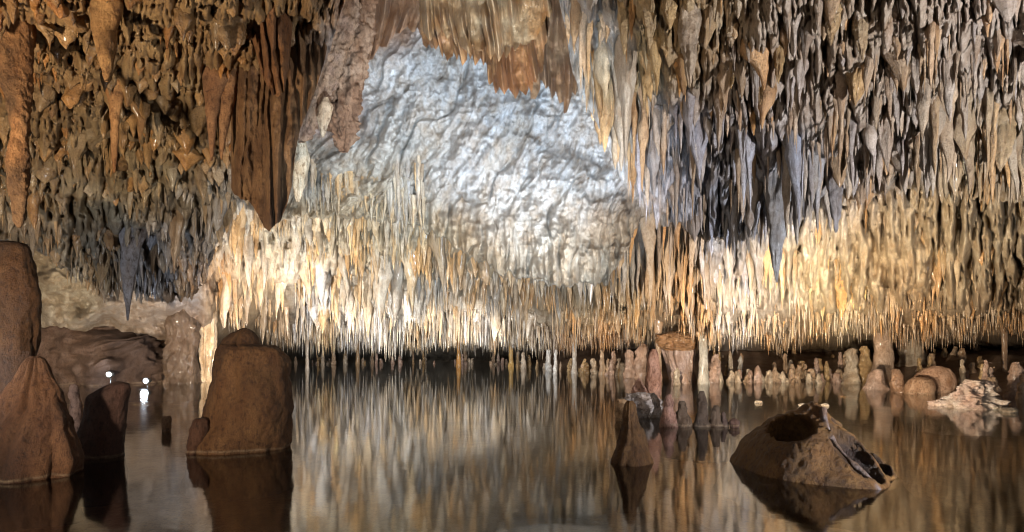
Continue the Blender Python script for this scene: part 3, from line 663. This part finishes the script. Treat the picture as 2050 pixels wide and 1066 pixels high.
# ------------------------------------------------------------------ large hanging formations at the left and top
OR = (.27, .125, .045)
def slab(name, label, d0, u0, u1, pts, per, amp, seed, c1, c2, rnd=28, vtop=-90, leanr=0.0, key='drapery', ampf=None, curve=0.0):
    u = np.arange(u0, u1, 1.3); vb = edge(pts, 7, 9, seed)(u); nr = 170; t = np.linspace(0, 1, nr)[:, None]
    V = vtop + (vb - vtop)[None] * t; U = np.repeat(u[None], nr, 0)
    x = np.clip((u0 + rnd - U) / rnd, 0, 1); x2 = np.clip((U - (u1 - rnd)) / rnd, 0, 1)
    rb = .34 * (1 - np.sqrt(1 - np.clip(x, 0, .995) ** 2)) + .34 * (1 - np.sqrt(1 - np.clip(x2, 0, .995) ** 2))
    ph = U / per + 2.0 * fbm(U / 46, V / 230, .3, seed + 1, 3)
    fold = np.abs(np.sin(ph * 3.1416)) ** .7
    a_ = ampf(U, V) if ampf else 1.0
    h = amp * a_ * fold * (.5 + .5 * np.clip(fbm(ph * .8, V / 200, .2, seed + 2, 2) * 2 + .6, 0, 1.4)) + .12 * fbm(U / 45, V / 70, .5, seed + 3, 4) + .018 * fbm(U / 7, V / 22, .5, seed + 7, 3)
    D = d0 + rb - h + .12 * t
    U = U + curve * np.sin(V / 110) * 6
    m_ = np.clip(.5 + 1.2 * fbm(U / 16, V / 70, .4, seed + 5, 4), 0, 1)[..., None]; col = np.array(c1) * m_ + np.array(c2) * (1 - m_)
    k = 10; a = np.linspace(0, 1, k + 1)[1:, None]
    U2 = np.repeat(U[-1][None], k, 0); V2 = vb[None] + 4 * np.sin(a * 3) - 90 * a ** 2; D2 = D[-1][None] + .35 * a
    Pn = np.stack([(np.vstack([U, U2]) - 1025), np.vstack([V, V2]), np.vstack([D, D2])], -1)
    U, V, D = Pn[..., 0], Pn[..., 1], Pn[..., 2]
    Pn = np.stack([U * D / F, D, HC + (VH - V) * D / F], -1); col = np.vstack([col, np.repeat(col[-1][None], k, 0)])
    o = mesh(name, Pn, grid_faces(*U.shape), NEAR, np.clip(col, .01, .8), loc=tuple(W((u0 + u1) / 2, 0, d0)))
    tag(o, label, key); return o
slab('drapery', 'big brown folded drapery hanging lowest on the left, with a ragged pointed bottom', 4.75, 463, 672,
     [(463, 375), (468, 388), (480, 398), (498, 404), (510, 420), (520, 440), (530, 458), (538, 462), (548, 452), (562, 440), (574, 412), (584, 375), (590, 315), (600, 262), (628, 190), (650, 120), (664, 50), (672, 0)],
     19, .13, 1300, (.22, .12, .05), (.11, .06, .028), ampf=lambda U, V: .25 + 1.0 * np.clip((U - 520) / 50, 0, 1) * np.clip(1.2 - np.abs(U - 580) / 200, 0, 1))
slab('drapery', 'rounded brown lobe overlapping the upper front of the big brown drapery', 4.3, 490, 590,
     [(490, -20), (500, 60), (515, 120), (532, 165), (546, 188), (556, 193), (568, 186), (578, 140), (585, 60), (590, 0)], 20, .10, 1320, (.25, .12, .045), (.15, .07, .03), rnd=34)
body('stalactite', 3.7, [(-60, -30, 70), (60, -10, 62), (160, 6, 58), (220, 18, 60), (265, 24, 54), (320, 22, 54), (380, 20, 54), (425, 24, 50), (448, 30, 45), (457, 36, 40)],
     'long smooth club-shaped stalactite hanging at the far left edge', 'stalactite', (.31, .155, .06), hang=True, thick=.8, noise=.10, seed=73, col2=(.13, .07, .03), rows=140, segs=120)
body('stalactite', 4.4, [(150, 205, 265), (190, 215, 245), (215, 221, 240), (260, 222, 237), (310, 224, 234), (346, 227, 231)], 'thin straight ochre spike hanging alone on the left ceiling', 'stalactite', (.38, .20, .08), hang=True, onto='L', seed=74, noise=.08, rows=50, segs=32)
body('stalactite', 3.9, [(-20, 180, 250), (60, 190, 232), (110, 198, 228), (145, 204, 222), (163, 209, 216)], 'stubby orange stalactite with forked root near the top left', 'stalactite', (.36, .20, .075), hang=True, onto='L', seed=75, noise=.08, rows=50, segs=40)
body('stalactite', 4.6, [(120, 405, 470), (200, 410, 440), (250, 416, 432), (300, 420, 428), (322, 422, 425)], 'dark narrow spike left of the big brown drapery', 'stalactite', (.25, .13, .06), hang=True, onto='L', seed=76, noise=.06, rows=50, segs=32)
body('stalactite', 4.6, [(130, 430, 480), (210, 434, 468), (260, 436, 456), (300, 439, 449), (320, 442, 445)], 'dark spike touching the left side of the big brown drapery', 'stalactite', (.27, .14, .06), hang=True, onto='L', seed=77, noise=.06, rows=50, segs=32)
body('stalactite', 6.4, [(440, 240, 300), (500, 245, 280), (560, 246, 268), (600, 250, 262), (642, 254, 257)], 'lowest grey point of the fringe above the two lamps', 'stalactite', (.24, .22, .22), hang=True, onto='L', seed=78, noise=.08, rows=50, segs=32)
body('drapery', 6.4, [(-60, 655, 760), (40, 668, 745), (120, 655, 735), (180, 648, 728), (240, 650, 716), (280, 668, 705), (305, 682, 694)],
     'pinkish brown lobed drapery at the left edge of the pale flowstone wall', 'drapery', (.22, .12, .065), hang=True, thick=.6, noise=.24, flute=.10, nfl=12, flutev=.6, seed=79, col2=(.33, .21, .13), nscale=.6, rows=140, segs=140)
body('drapery', 6.1, [(-60, 650, 720), (40, 645, 712), (120, 625, 690), (180, 605, 668), (230, 596, 640), (270, 592, 620), (285, 600, 612)],
     'crumbly pale brown edge between big brown drapery and pale flowstone wall', 'drapery', (.33, .22, .14), hang=True, thick=.5, noise=.25, seed=80, nscale=.4, col2=(.3, .2, .14))
body('stalactite', 5.9, [(196, 648, 656), (212, 638, 667), (235, 636, 662), (260, 640, 654), (275, 644, 649)], 'small cream pointed lobe beside the upper right of the big brown drapery', 'stalactite', (.55, .42, .28), hang=True, seed=81, noise=.1, rows=40, segs=32)
body('drapery', 6.8, [(280, 588, 612), (320, 588, 618), (370, 588, 610), (395, 590, 602), (405, 593, 598)], 'narrow cream drapery right of the big brown drapery tip', 'drapery', (.6, .52, .38), hang=True, flute=.2, nfl=7, seed=82, noise=.08, rows=50, segs=40)
# orange fluted curtain at the top: blades seen edge-on
def curtain(name, d0, u0, u1, pts, per, amp, tilt, seed, c1, c2, parent):
    u = np.arange(u0, u1, 1.3); vtop = -90.0
    lowf = edge(pts)(u)
    ph0 = u / per + 1.6 * fbm(u / 55, u * 0, u * 0, seed, 3)
    saw = 1 - np.abs(((ph0 % 1) - .5) * 2)          # 1 in the middle of a blade
    vb = lowf + 16 * (saw - .5) + 14 * fbm(np.floor(ph0) * 1.7, u * 0, u * 0, seed + 4, 1)
    nr = 150; t = np.linspace(0, 1, nr)[:, None]
    V = vtop + (vb - vtop)[None] * t; U0 = np.repeat(u[None], nr, 0)
    U = U0 - tilt * (1 - t) * (1 + .5 * fbm(U0 / 80, V / 60, .3, seed + 1, 2)) + 3 * np.sin(V / 34 + U0 / 40)
    bl = (1 - np.abs(((np.repeat(ph0[None], nr, 0) % 1) - .5) * 2)) ** .8
    h = amp * bl * (.2 + .8 * np.clip(fbm(np.floor(ph0)[None] * 3.3 + 0 * V, V / 70, .4, seed + 2, 2) * 2.0 + .5, 0, 1.4)) + .05 * ridge(U / 14, V / 50, .3, seed + 8, 3) + .05 * fbm(U / 10, V / 30, .2, seed + 3, 4) + .10 * fbm(U / 60, V / 50, .8, seed + 6, 3)
    D = d0 - h + .25 * (1 - t)
    m_ = np.clip(.5 + 1.1 * fbm(U / 30, V / 45, .4, seed + 5, 4) + .3 * (bl - .5), 0, 1)[..., None]
    col = np.array(c1) * m_ + np.array(c2) * (1 - m_)
    k = 8; a = np.linspace(0, 1, k + 1)[1:, None]
    U2 = np.repeat(U[-1][None], k, 0); V2 = vb[None] + 3 * np.sin(a * 3) - 60 * a ** 2; D2 = D[-1][None] + .6 * a
    U = np.vstack([U, U2]); V = np.vstack([V, V2]); D = np.vstack([D, D2]); col = np.vstack([col, np.repeat(col[-1][None], k, 0)])
    Pn = np.stack([(U - 1025) * D / F, D, HC + (VH - V) * D / F], -1)
    return mesh(name, Pn - np.array(parent.location), grid_faces(*U.shape), DRIP, np.clip(col, .02, .8), parent=parent)
cur = bpy.data.objects.new('fluted_curtain', None); link(cur); cur.location = W(960, -40, 7.2)
tag(cur, 'orange and cream fluted stone curtain hanging above the pale flowstone wall', 'curtain')
curtain('upper_folds', 7.3, 845, 1106, [(845, 60), (880, 75), (930, 95), (960, 100), (1000, 110), (1040, 105), (1075, 75), (1106, 30)], 21, .55, 26, 1200, (.68, .50, .29), (.58, .30, .10), cur)
curtain('lower_folds', 7.75, 850, 1100, [(850, 92), (880, 104), (930, 118), (970, 122), (980, 160), (1000, 180), (1040, 190), (1065, 185), (1082, 150), (1100, 80)], 15, .28, 30, 1210, (.58, .33, .14), (.46, .21, .08), cur)
curtain('left_folds', 7.9, 690, 870, [(690, 200), (725, 150), (745, 110), (775, 85), (800, 62), (840, 70), (870, 90)], 26, .30, -50, 1220, (.50, .32, .20), (.46, .22, .09), cur)
curtain('small_folds', 8.2, 1060, 1160, [(1060, 185), (1085, 170), (1110, 200), (1130, 225), (1145, 190), (1160, 180)], 16, .3, 0, 1230, (.42, .27, .15), (.32, .17, .08), cur)
# named stalactites on the right ceiling
hs = [
 (1555, 300, 566, 46, 7.4, 'longest slate blue stalactite reaching down in front of the cream flowstone', (.27, .28, .31)),
 (1715, 95, 213, 50, 5.2, 'ochre leaf-shaped stalactite high on the right ceiling', (.40, .26, .12)),
 (1870, 230, 368, 24, 6.6, 'pale blue pointed spike on the right ceiling', (.42, .42, .46)),
 (1672, 320, 466, 30, 7.6, 'slate stalactite right of the longest slate one', (.28, .27, .29)),
 (1610, 320, 447, 16, 7.4, 'narrow dark stalactite between two long slate ones', (.26, .25, .27)),
 (1500, 330, 475, 30, 7.8, 'grey stalactite left of the longest slate one', (.33, .33, .36)),
 (1665, -20, 92, 36, 4.8, 'golden tan stalactite at the top right of centre', (.42, .30, .16)),
 (1725, 20, 122, 28, 5.0, 'pale tipped ochre stalactite above the leaf-shaped one', (.46, .35, .22)),
 (1690, 60, 134, 30, 5.3, 'whitish stubby stalactite left of the leaf-shaped one', (.48, .43, .42)),
 (1560, 80, 168, 22, 5.4, 'golden pendant stalactite hanging over the slate cluster', (.42, .29, .14)),
 (1522, 130, 210, 26, 5.8, 'rounded golden stalactite below centre of the right ceiling top', (.42, .29, .15)),
 (1380, -20, 175, 44, 5.4, 'thick grey and ochre stalactite at the top of the right ceiling', (.40, .32, .24)),
 (1340, -30, 60, 30, 5.2, 'ochre stalactite at the top beside the thick grey and ochre one', (.42, .29, .14)),
 (1300, -30, 100, 30, 5.8, 'tan stalactite near the top left of the right ceiling', (.44, .32, .18)),
 (1250, -30, 110, 26, 6.2, 'long tan stalactite nearest the orange fluted curtain', (.44, .32, .17)),
 (1268, 250, 408, 16, 7.4, 'thin rusty spike hanging over the edge of the pale flowstone wall', (.42, .24, .10)),
 (1465, 110, 178, 20, 5.9, 'small amber pendant left of the golden pendant stalactite', (.44, .30, .14)),
 (1508, 210, 272, 12, 6.3, 'tiny orange finger stalactite on the right ceiling', (.46, .25, .09)),
 (1738, 225, 278, 22, 6.3, 'dull orange teardrop stalactite below the leaf-shaped one', (.38, .24, .11)),
 (1850, 225, 272, 20, 6.4, 'short tan tooth left of the pale blue spike', (.40, .32, .20)),
 (2005, 200, 345, 44, 5.9, 'broad ochre stalactite at the right edge of the ceiling', (.38, .28, .16)),
 (1940, 240, 390, 30, 6.8, 'tan stalactite left of the broad ochre one at the right edge', (.42, .34, .20)),
 (1315, 330, 460, 24, 8.0, 'lilac grey stalactite just right of the pale flowstone wall', (.40, .36, .36)),
 (1110, 240, 450, 0, 0, '', None)]
for k, (u, v0, v1, w, d, lb, c) in enumerate(hs):
    if not d: continue
    q = np.linspace(0, 1, 7); rr = np.random.default_rng(200 + k)
    wl = w * .5 * (np.array([1.25, .98, .92, .80, .58, .36, .06]) + rr.uniform(-.06, .06, 7)); wr = w * .5 * (np.array([1.25, 1.0, .9, .82, .6, .34, .06]) + rr.uniform(-.06, .06, 7))
    b_ = rr.uniform(-.08, .08)
    body('stalactite', d, [(v0 + (v1 - v0) * a, u - l_ + b_ * w * math.sin(a * 5), u + r_ + b_ * w * math.sin(a * 5)) for a, l_, r_ in zip(q, wl, wr)], lb, 'stalactite', c, hang=True, onto='R', seed=210 + k, noise=.13, flute=.14, nfl=6,
         rows=60, segs=40, mat=DRIP, col2=tuple(np.array(c) * .8), group=None, thick=.75)

# ------------------------------------------------------------------ shore, stalagmites and columns on the far side
def shore():
    us_ = np.arange(1080, 2500, 6.0); k = 34
    wl = np.interp(us_, [1080, 1150, 1250, 1340, 1450, 1600, 1700, 1760, 1900, 2050, 2300, 2500], [736, 746, 754, 762, 766, 768, 768, 776, 788, 800, 815, 815])
    rows_ = []
    for j in range(k):
        a = j / (k - 1)
        d = 1367 / (wl - VH) * (1 + .75 * a) - .3
        zz = -.35 + 1.2 * a ** .45 * 1.0 - .25 + .05 * 0
        X = (us_ - 1025) * d / F
        h = fbm(X * 1.1, d * 1.1, X * 0, 71, 5) * .16 + ridge(X * 3, d * 3, X * 0, 72, 3) * .05
        zz = -.3 + .75 * np.clip(a * 2.2, 0, 1) ** .7 + .35 * a
        rows_.append(np.stack([X, d, zz + h * (.4 + a)], -1))
    Pn = np.array(rows_); c = np.array([.30, .19, .12]) * (1 + .5 * fbm(Pn[..., 0] * 2, Pn[..., 1] * 2, Pn[..., 2] * 2, 73, 4))[..., None]
    o = mesh('rocky_shore', Pn, grid_faces(k, len(us_))[:, ::-1], ROCK, np.clip(c, .02, .8)); tag(o, kind='structure')
shore()
def mound(u0, u1, wl, hgt, nm, seed, col):
    us_ = np.arange(u0, u1, 4.0); rows_ = []
    for j in range(20):
        a = j / 19; d = 1367 / (wl - VH) * (1 + .25 * a) - .3 + 0 * us_; X = (us_ - 1025) * d / F
        e = np.clip(np.minimum(us_ - u0, u1 - us_) / 30, 0, 1)
        rows_.append(np.stack([X, d, -.15 + (hgt * np.sin(a * 2.2) * e) + .1 * fbm(X * 2, d * 2, X * 0, seed, 4)], -1))
    Pn = np.array(rows_); c = np.array(col) * (1 + .5 * fbm(Pn[..., 0] * 2, Pn[..., 1] * 2, Pn[..., 2] * 2, 73, 4))[..., None]
    o = mesh('rocky_shore', Pn, grid_faces(20, len(us_))[:, ::-1], ROCK, np.clip(c, .02, .8)); tag(o, kind='structure')
mound(-150, 445, 762, .45, 'ledge', 75, (.36, .25, .18))

def stalagmite(u, vt, vb, w, col, label, group='stalagmites along the far shore', seed=0, d=None, rough=.16):
    d = d or 1367 / (vb - VH)
    q = np.array([0, .04, .12, .3, .55, .8, 1.0]); rr = np.random.default_rng(1000 + seed)
    cone = rr.uniform(0, 1)
    pw = np.array([.18, .48, .66 - .15 * cone, .78 - .2 * cone, .86 - .15 * cone, .92, 1.12]) + rr.uniform(-.06, .06, 7)
    h = vb - vt; ln = rr.uniform(-.25, .25) * w
    return body('stalagmite', d, [(vt + h * a, u - w * .5 * p_ + ln * (1 - a), u + w * .5 * p_ + ln * (1 - a)) for a, p_ in zip(q, pw)], label, 'stalagmite', col, seed=300 + seed, noise=rough * 1.5, nscale=.8, group=group, rows=30, segs=22, colv=.4, mat=DRIP, deep=.3, col2=tuple(np.array(col) * .75))
TAN = (.50, .36, .24); PNK = (.50, .36, .29); CRM = (.60, .50, .38); WHT = (.58, .58, .56); GLD = (.52, .36, .18)
sm = [(1355, 737, 770, 14, CRM, 'cream rounded stalagmite left of the slim pale column'), (1372, 748, 769, 14, PNK, 'low pink stub just left of the slim pale column'),
 (1429, 709, 767, 24, PNK, 'tall pink cone-shaped stalagmite just right of the slim pale column'), (1462, 742, 766, 13, CRM, 'short cream stub second right of the slim pale column'),
 (1477, 743, 766, 12, CRM, 'short cream stub in front of the slim white stalagmite'), (1481, 713, 757, 10, WHT, 'slim white stalagmite behind the short cream stubs'),
 (1500, 742, 766, 12, PNK, 'pink stub between the cream stubs and the pink post'), (1518, 732, 767, 15, PNK, 'pink post-shaped stalagmite on the middle of the right shore'),
 (1542, 741, 767, 10, CRM, 'thin cream stub right of the pink post'), (1553, 735, 767, 12, TAN, 'tan stub second right of the pink post'), (1569, 744, 767, 11, CRM, 'short cream stub third right of the pink post'),
 (1583, 729, 766, 13, TAN, 'tall tan stalagmite fourth right of the pink post'), (1596, 731, 765, 12, TAN, 'tan stalagmite hugging the fourth one right of the pink post'), (1611, 729, 762, 11, TAN, 'tan stalagmite behind the shore pebbles right of centre'),
 (1619, 748, 769, 12, CRM, 'round cream stub before the dark hollow'), (1639, 748, 769, 13, CRM, 'last round cream stub before the dark hollow'), (1566, 711, 748, 10, TAN, 'thin tan stalagmite standing behind the shore row'),
 (1206, 700, 751, 13, TAN, 'first of three tall tan fingers left of the pink stalagmite'), (1217, 718, 751, 9, TAN, 'shortest of three tan fingers left of the pink stalagmite'), (1229, 703, 751, 12, PNK, 'right one of three tall tan fingers left of the pink stalagmite'),
 (1282, 688, 757, 34, PNK, 'broad pinkish cone behind the tall pink stalagmite'), (1260, 700, 757, 22, PNK, 'pinkish lump left of the broad cone behind the pink stalagmite'),
 (1649, 696, 735, 16, GLD, 'golden stalagmite deep in the dark hollow'), (1664, 700, 738, 11, GLD, 'thin golden stalagmite deep in the dark hollow'),
 (1704, 697, 769, 28, CRM, 'tall cream stalagmite at the right rim of the dark hollow'), (1730, 693, 767, 28, GLD, 'tall golden stalagmite between the cream one and thick tan column'),
 (1754, 739, 780, 36, PNK, 'round-headed pink stalagmite at the foot of the thick tan column'), (1800, 739, 786, 24, (.3, .18, .11), 'dark brown stalagmite right of the round-headed pink one'),
 (1822, 662, 762, 54, CRM, 'wide cream mound tapering up behind the dark brown stalagmite'), (1862, 708, 770, 20, TAN, 'tan finger standing on the round pink boulder'),
 (1893, 697, 762, 14, GLD, 'golden finger above the round pink boulder'), (1909, 694, 762, 16, TAN, 'tan finger second above the round pink boulder'), (1924, 697, 768, 18, TAN, 'tall tan finger third above the round pink boulder'),
 (1946, 726, 775, 18, TAN, 'tan stalagmite behind the white eroded rock'), (1935, 742, 777, 14, PNK, 'pink stub behind the white eroded rock'), (1950, 680, 752, 22, TAN, 'high tan stalagmite in shadow at the far right'),
 (1969, 752, 786, 16, PNK, 'pink stub right behind the white eroded rock'), (1988, 755, 790, 22, TAN, 'stout tan stub right of the white eroded rock'), (2030, 725, 796, 30, PNK, 'tall rounded pink stalagmite at the right edge'), (2046, 750, 800, 20, TAN, 'tan stalagmite cut by the right edge of the picture'),
 (1098, 700, 743, 12, WHT, 'left of two pale posts at the water edge in the far centre'), (1111, 700, 750, 9, WHT, 'right of two pale posts at the water edge in the far centre'), (1048, 705, 738, 10, CRM, 'grey stub with orange top in the far centre')]
for k, (u, vt, vb, w, c, lb) in enumerate(sm): stalagmite(u, vt, vb, w, c, lb, seed=k)
rs = np.random.default_rng(31)
for k in range(90):
    if k < 60: u = rs.uniform(1420, 2045); vb = np.interp(u, [1420, 1700, 2050], [752, 752, 775]) - rs.uniform(0, 22)
    elif k < 78: u = rs.uniform(1130, 1260); vb = rs.uniform(742, 751)
    else: u = rs.uniform(1290, 1700); vb = np.interp(u, [1290, 1420, 1700], [760, 768, 770])
    h = rs.uniform(14, 44) if k < 60 else rs.uniform(8, 30); w = rs.uniform(8, 15)
    c = [TAN, PNK, GLD, CRM][rs.integers(4)]
    reg = 'small shadowed stalagmite crowded behind the right shore row' if k < 60 else 'small stub in the cluster at the left end of the far shore' if k < 78 else 'low rounded stub between the larger ones on the shore row'
    dd = 1367 / (np.interp(u, [1080, 1150, 1250, 1340, 1450, 1600, 1700, 1760, 1900, 2050], [736, 746, 754, 762, 766, 768, 768, 776, 788, 800]) - VH)
    dd = dd * rs.uniform(1.05, 1.35) if k < 60 else dd + .1
    stalagmite(u, vb - h, vb + (8 if k < 60 else 2), w, tuple(np.array(c) * rs.uniform(.7, 1.1)), reg, group=('small stalagmites behind the shore' if k < 60 else 'stubs at the left end of the shore' if k < 78 else 'low stubs on the shore'), seed=100 + k, d=dd, rough=.17)
for k in range(70):
    u = rs.uniform(1480, 1705) if k < 50 else rs.uniform(1790, 2040); vb = rs.uniform(742, 764) if k < 50 else rs.uniform(770, 792); w = rs.uniform(7, 17)
    dd = 1367 / (np.interp(u, [1480, 1700, 1800, 2050], [767, 768, 780, 800]) - VH) * rs.uniform(1.0, 1.12)
    c = np.array([TAN, PNK, CRM][rs.integers(3)]) * rs.uniform(.6, 1.0)
    body('stone', dd, [(vb - w * .5, u - w * .2, u + w * .2), (vb - w * .35, u - w * .42, u + w * .4), (vb, u - w * .5, u + w * .5), (vb + 6, u - w * .4, u + w * .5)],
         'small rounded stone in the rubble bank before the dark hollow' if k < 50 else 'small rounded stone among the far right stalagmites', 'stone', tuple(c), group='rubble stones before the dark hollow' if k < 50 else 'stones among the far right stalagmites',
         seed=700 + k, noise=.2, rows=14, segs=16, deep=.1, mat=DRIP)
for k in range(60):
    u = rs.uniform(560, 1125); vb = np.interp(u, [560, 700, 1000, 1125], [733, 727, 729, 741]) + rs.uniform(-2, 3); hh = rs.uniform(5, 30) * (1 if k % 3 else .5)
    c = np.array([TAN, CRM, GLD, PNK][rs.integers(4)]) * rs.uniform(.7, 1.1)
    stalagmite(u, vb - hh, vb, rs.uniform(3.5, 9), tuple(c), 'tiny stub at the dark far waterline under the stalactite fringe', group='tiny stubs at the far waterline', seed=500 + k, rough=.2)
body('boulder', 12.0, [(733, 1868, 1884), (738, 1852, 1896), (750, 1838, 1906), (765, 1826, 1910), (780, 1818, 1908), (790, 1815, 1900)], 'round pink brown boulder on the right shore', 'boulder', (.46, .30, .21), seed=90, noise=.05, thick=.7)
body('boulder', 11.6, [(756, 1832, 1850), (760, 1822, 1862), (772, 1815, 1868), (790, 1812, 1868)], 'smooth low tan boulder in front of the round pink one', 'boulder', (.40, .26, .17), seed=91, noise=.05)
col_ = [(1408, 560, 768, 19, 14.0, 'slim pale column from ceiling to water on the right', (.56, .54, .48)), (1768, 600, 776, 40, 13.6, 'thick tan column among the right shore stalagmites', (.52, .38, .28)),
        (918, 655, 730, 8, 22, 'bright orange thin column in the far centre', (.62, .34, .10)), (1023, 675, 732, 9, 21.5, 'golden thin column right of the bright orange one', (.60, .40, .14)),
        (615, 660, 742, 7, 19.5, 'slender grey column near the left end of the far pool', (.48, .42, .34)), (716, 670, 726, 7, 24, 'thin brown column on the far left of centre', (.5, .35, .2)),
        (2011, 640, 770, 11, 13, 'dark thin column at the far right', (.3, .2, .13)), (1150, 660, 750, 10, 17.6, 'grey post left of the three tan fingers', (.5, .48, .44)), (1318, 640, 764, 13, 14.9, 'brown pillar left of the flower-shaped stone', (.42, .30, .2))]
for k, (u, v0, v1, w, d, lb, c) in enumerate(col_):
    body('column', d, [(v0, u - w * .8, u + w * .8), (v0 + (v1 - v0) * .3, u - w * .45, u + w * .45), (v0 + (v1 - v0) * .6, u - w * .42, u + w * .42), (v0 + (v1 - v0) * .9, u - w * .5, u + w * .5), (v1, u - w * .65, u + w * .65)], lb, 'column', c, seed=400 + k, noise=.1, rows=50, segs=24, mat=DRIP)
body('column', 14.6, [(555, 384, 440), (600, 386, 436), (650, 392, 430), (700, 396, 426), (735, 400, 424), (762, 398, 426)], 'cream fluted curtain column at the right end of the left wall', 'column', (.70, .52, .32), seed=420, flute=.3, nfl=9, noise=.06, rows=60, segs=60, mat=DRIP, flutev=.1)
body('boulder', 14.0, [(650, 140, 160), (655, 120, 190), (668, 104, 225), (690, 92, 262), (715, 85, 290), (740, 82, 305), (765, 80, 310)], 'dark rounded boulder against the left wall behind the two lamps', 'boulder', (.14, .09, .065), seed=92, noise=.30, thick=.5, col2=(.07, .045, .035))
body('drapery', 14.2, [(540, 335, 392), (600, 340, 392), (680, 338, 392), (730, 336, 392), (765, 330, 395)], 'brown fluted wall buttress left of the cream curtain column', 'drapery', (.15, .10, .065), seed=421, flute=.12, nfl=8, noise=.22, rows=60, segs=60, mat=DRIP, flutev=.2)
# flower-shaped stone
fl = bpy.data.objects.new('flower_stone', None); link(fl); fl.location = W(1352, 765, 14.9); fl.location[2] = 0
tag(fl, 'orange frilled stone head on a fluted pink pedestal beside the slim pale column', 'flowstone')
body('pedestal', 14.9, [(690, 1325, 1390), (700, 1328, 1388), (720, 1336, 1386), (745, 1342, 1390), (768, 1344, 1394)], '', '', (.50, .38, .34), seed=430, flute=.3, nfl=14, noise=.08, rows=50, segs=80, parent=fl, mat=DRIP, flutev=.3)
body('frill', 14.6, [(664, 1345, 1365), (670, 1325, 1380), (682, 1318, 1390), (694, 1322, 1392), (702, 1335, 1385)], '', '', (.34, .19, .09), seed=431, noise=.22, rows=40, segs=50, parent=fl, mat=DRIP, nscale=.3, deep=0)

# ------------------------------------------------------------------ lamps on the far left shore
EM, nt, p = new_mat('lamp_light'); p.inputs['Emission Color'].default_value = (.75, .88, 1, 1); p.inputs['Emission Strength'].default_value = 90; p.inputs['Base Color'].default_value = (1, 1, 1, 1)
HS, nt, p = new_mat('lamp_housing'); p.inputs['Base Color'].default_value = (.03, .03, .03, 1); p.inputs['Roughness'].default_value = .4
def tube(name, z0, z1, r0, r1, mat, parent, loc, ax='y'):
    th = np.linspace(0, 2 * np.pi, 24, endpoint=False); rr = [(z0, 0), (z0, r0), (z1, r1), (z1, 0)]
    V = np.array([[r * math.cos(t), a, r * math.sin(t)] if ax == 'y' else [r * math.cos(t), r * math.sin(t), a] for a, r in rr for t in th])
    o = mesh(name, V, grid_faces(4, 24, True), mat, smooth=False); o.parent = parent; o.location = loc; return o
for (u, v, lb) in ((218, 750, 'left glaring white cave lamp on the far left shore'), (292, 763, 'right glaring white cave lamp at the water edge')):
    d = 13.2
    e = bpy.data.objects.new('flood_lamp', None); link(e); pp = W(u, v, d); e.location = pp
    tag(e, lb, 'lamp', 'cave lamps on the left shore')
    tube('housing', 0.0, .14, .075, .05, HS, e, (0, 0, 0)); tube('lens', -.012, -.004, .05, .05, EM, e, (0, 0, 0)); tube('stake', -(pp[2] + .3), -.05, .012, .012, HS, e, (0, .06, 0), 'z')
    L = bpy.data.lights.new('lamp_glow', 'POINT'); L.energy = 16; L.color = (.75, .86, 1); L.shadow_soft_size = .05
    g = bpy.data.objects.new('lamp_glow', L); link(g); g.location = (0, -.1, 0); g.parent = e

# ------------------------------------------------------------------ water and pool floor
def plane(name, z, x, y0, y1, mat, col=None, n=2):
    X, Y = np.meshgrid(np.linspace(-x, x, n), np.linspace(y0, y1, n)); 
    Z = np.full_like(X, z)
    if n > 2: Z = Z + .10 * fbm(X * .7, Y * .7, X * 0, 81, 5) + .05 * ridge(X * 1.8, Y * 1.8, X * 0, 82, 3)
    cc_ = None
    if col is not None: cc_ = np.clip(np.array(col) * (1 + .9 * fbm(X * 1.3, Y * 1.3, X * 0, 83, 5))[..., None], .01, .8)
    o = mesh(name, np.stack([X, Y, Z], -1), grid_faces(n, n)[:, ::-1], mat, cc_); tag(o, kind='structure'); return o
plane('pool_water', 0.0, 45, -6, 60, WATER)
plane('pool_floor', -.45, 40, -5, 60, NEAR, (.42, .28, .15), 300)
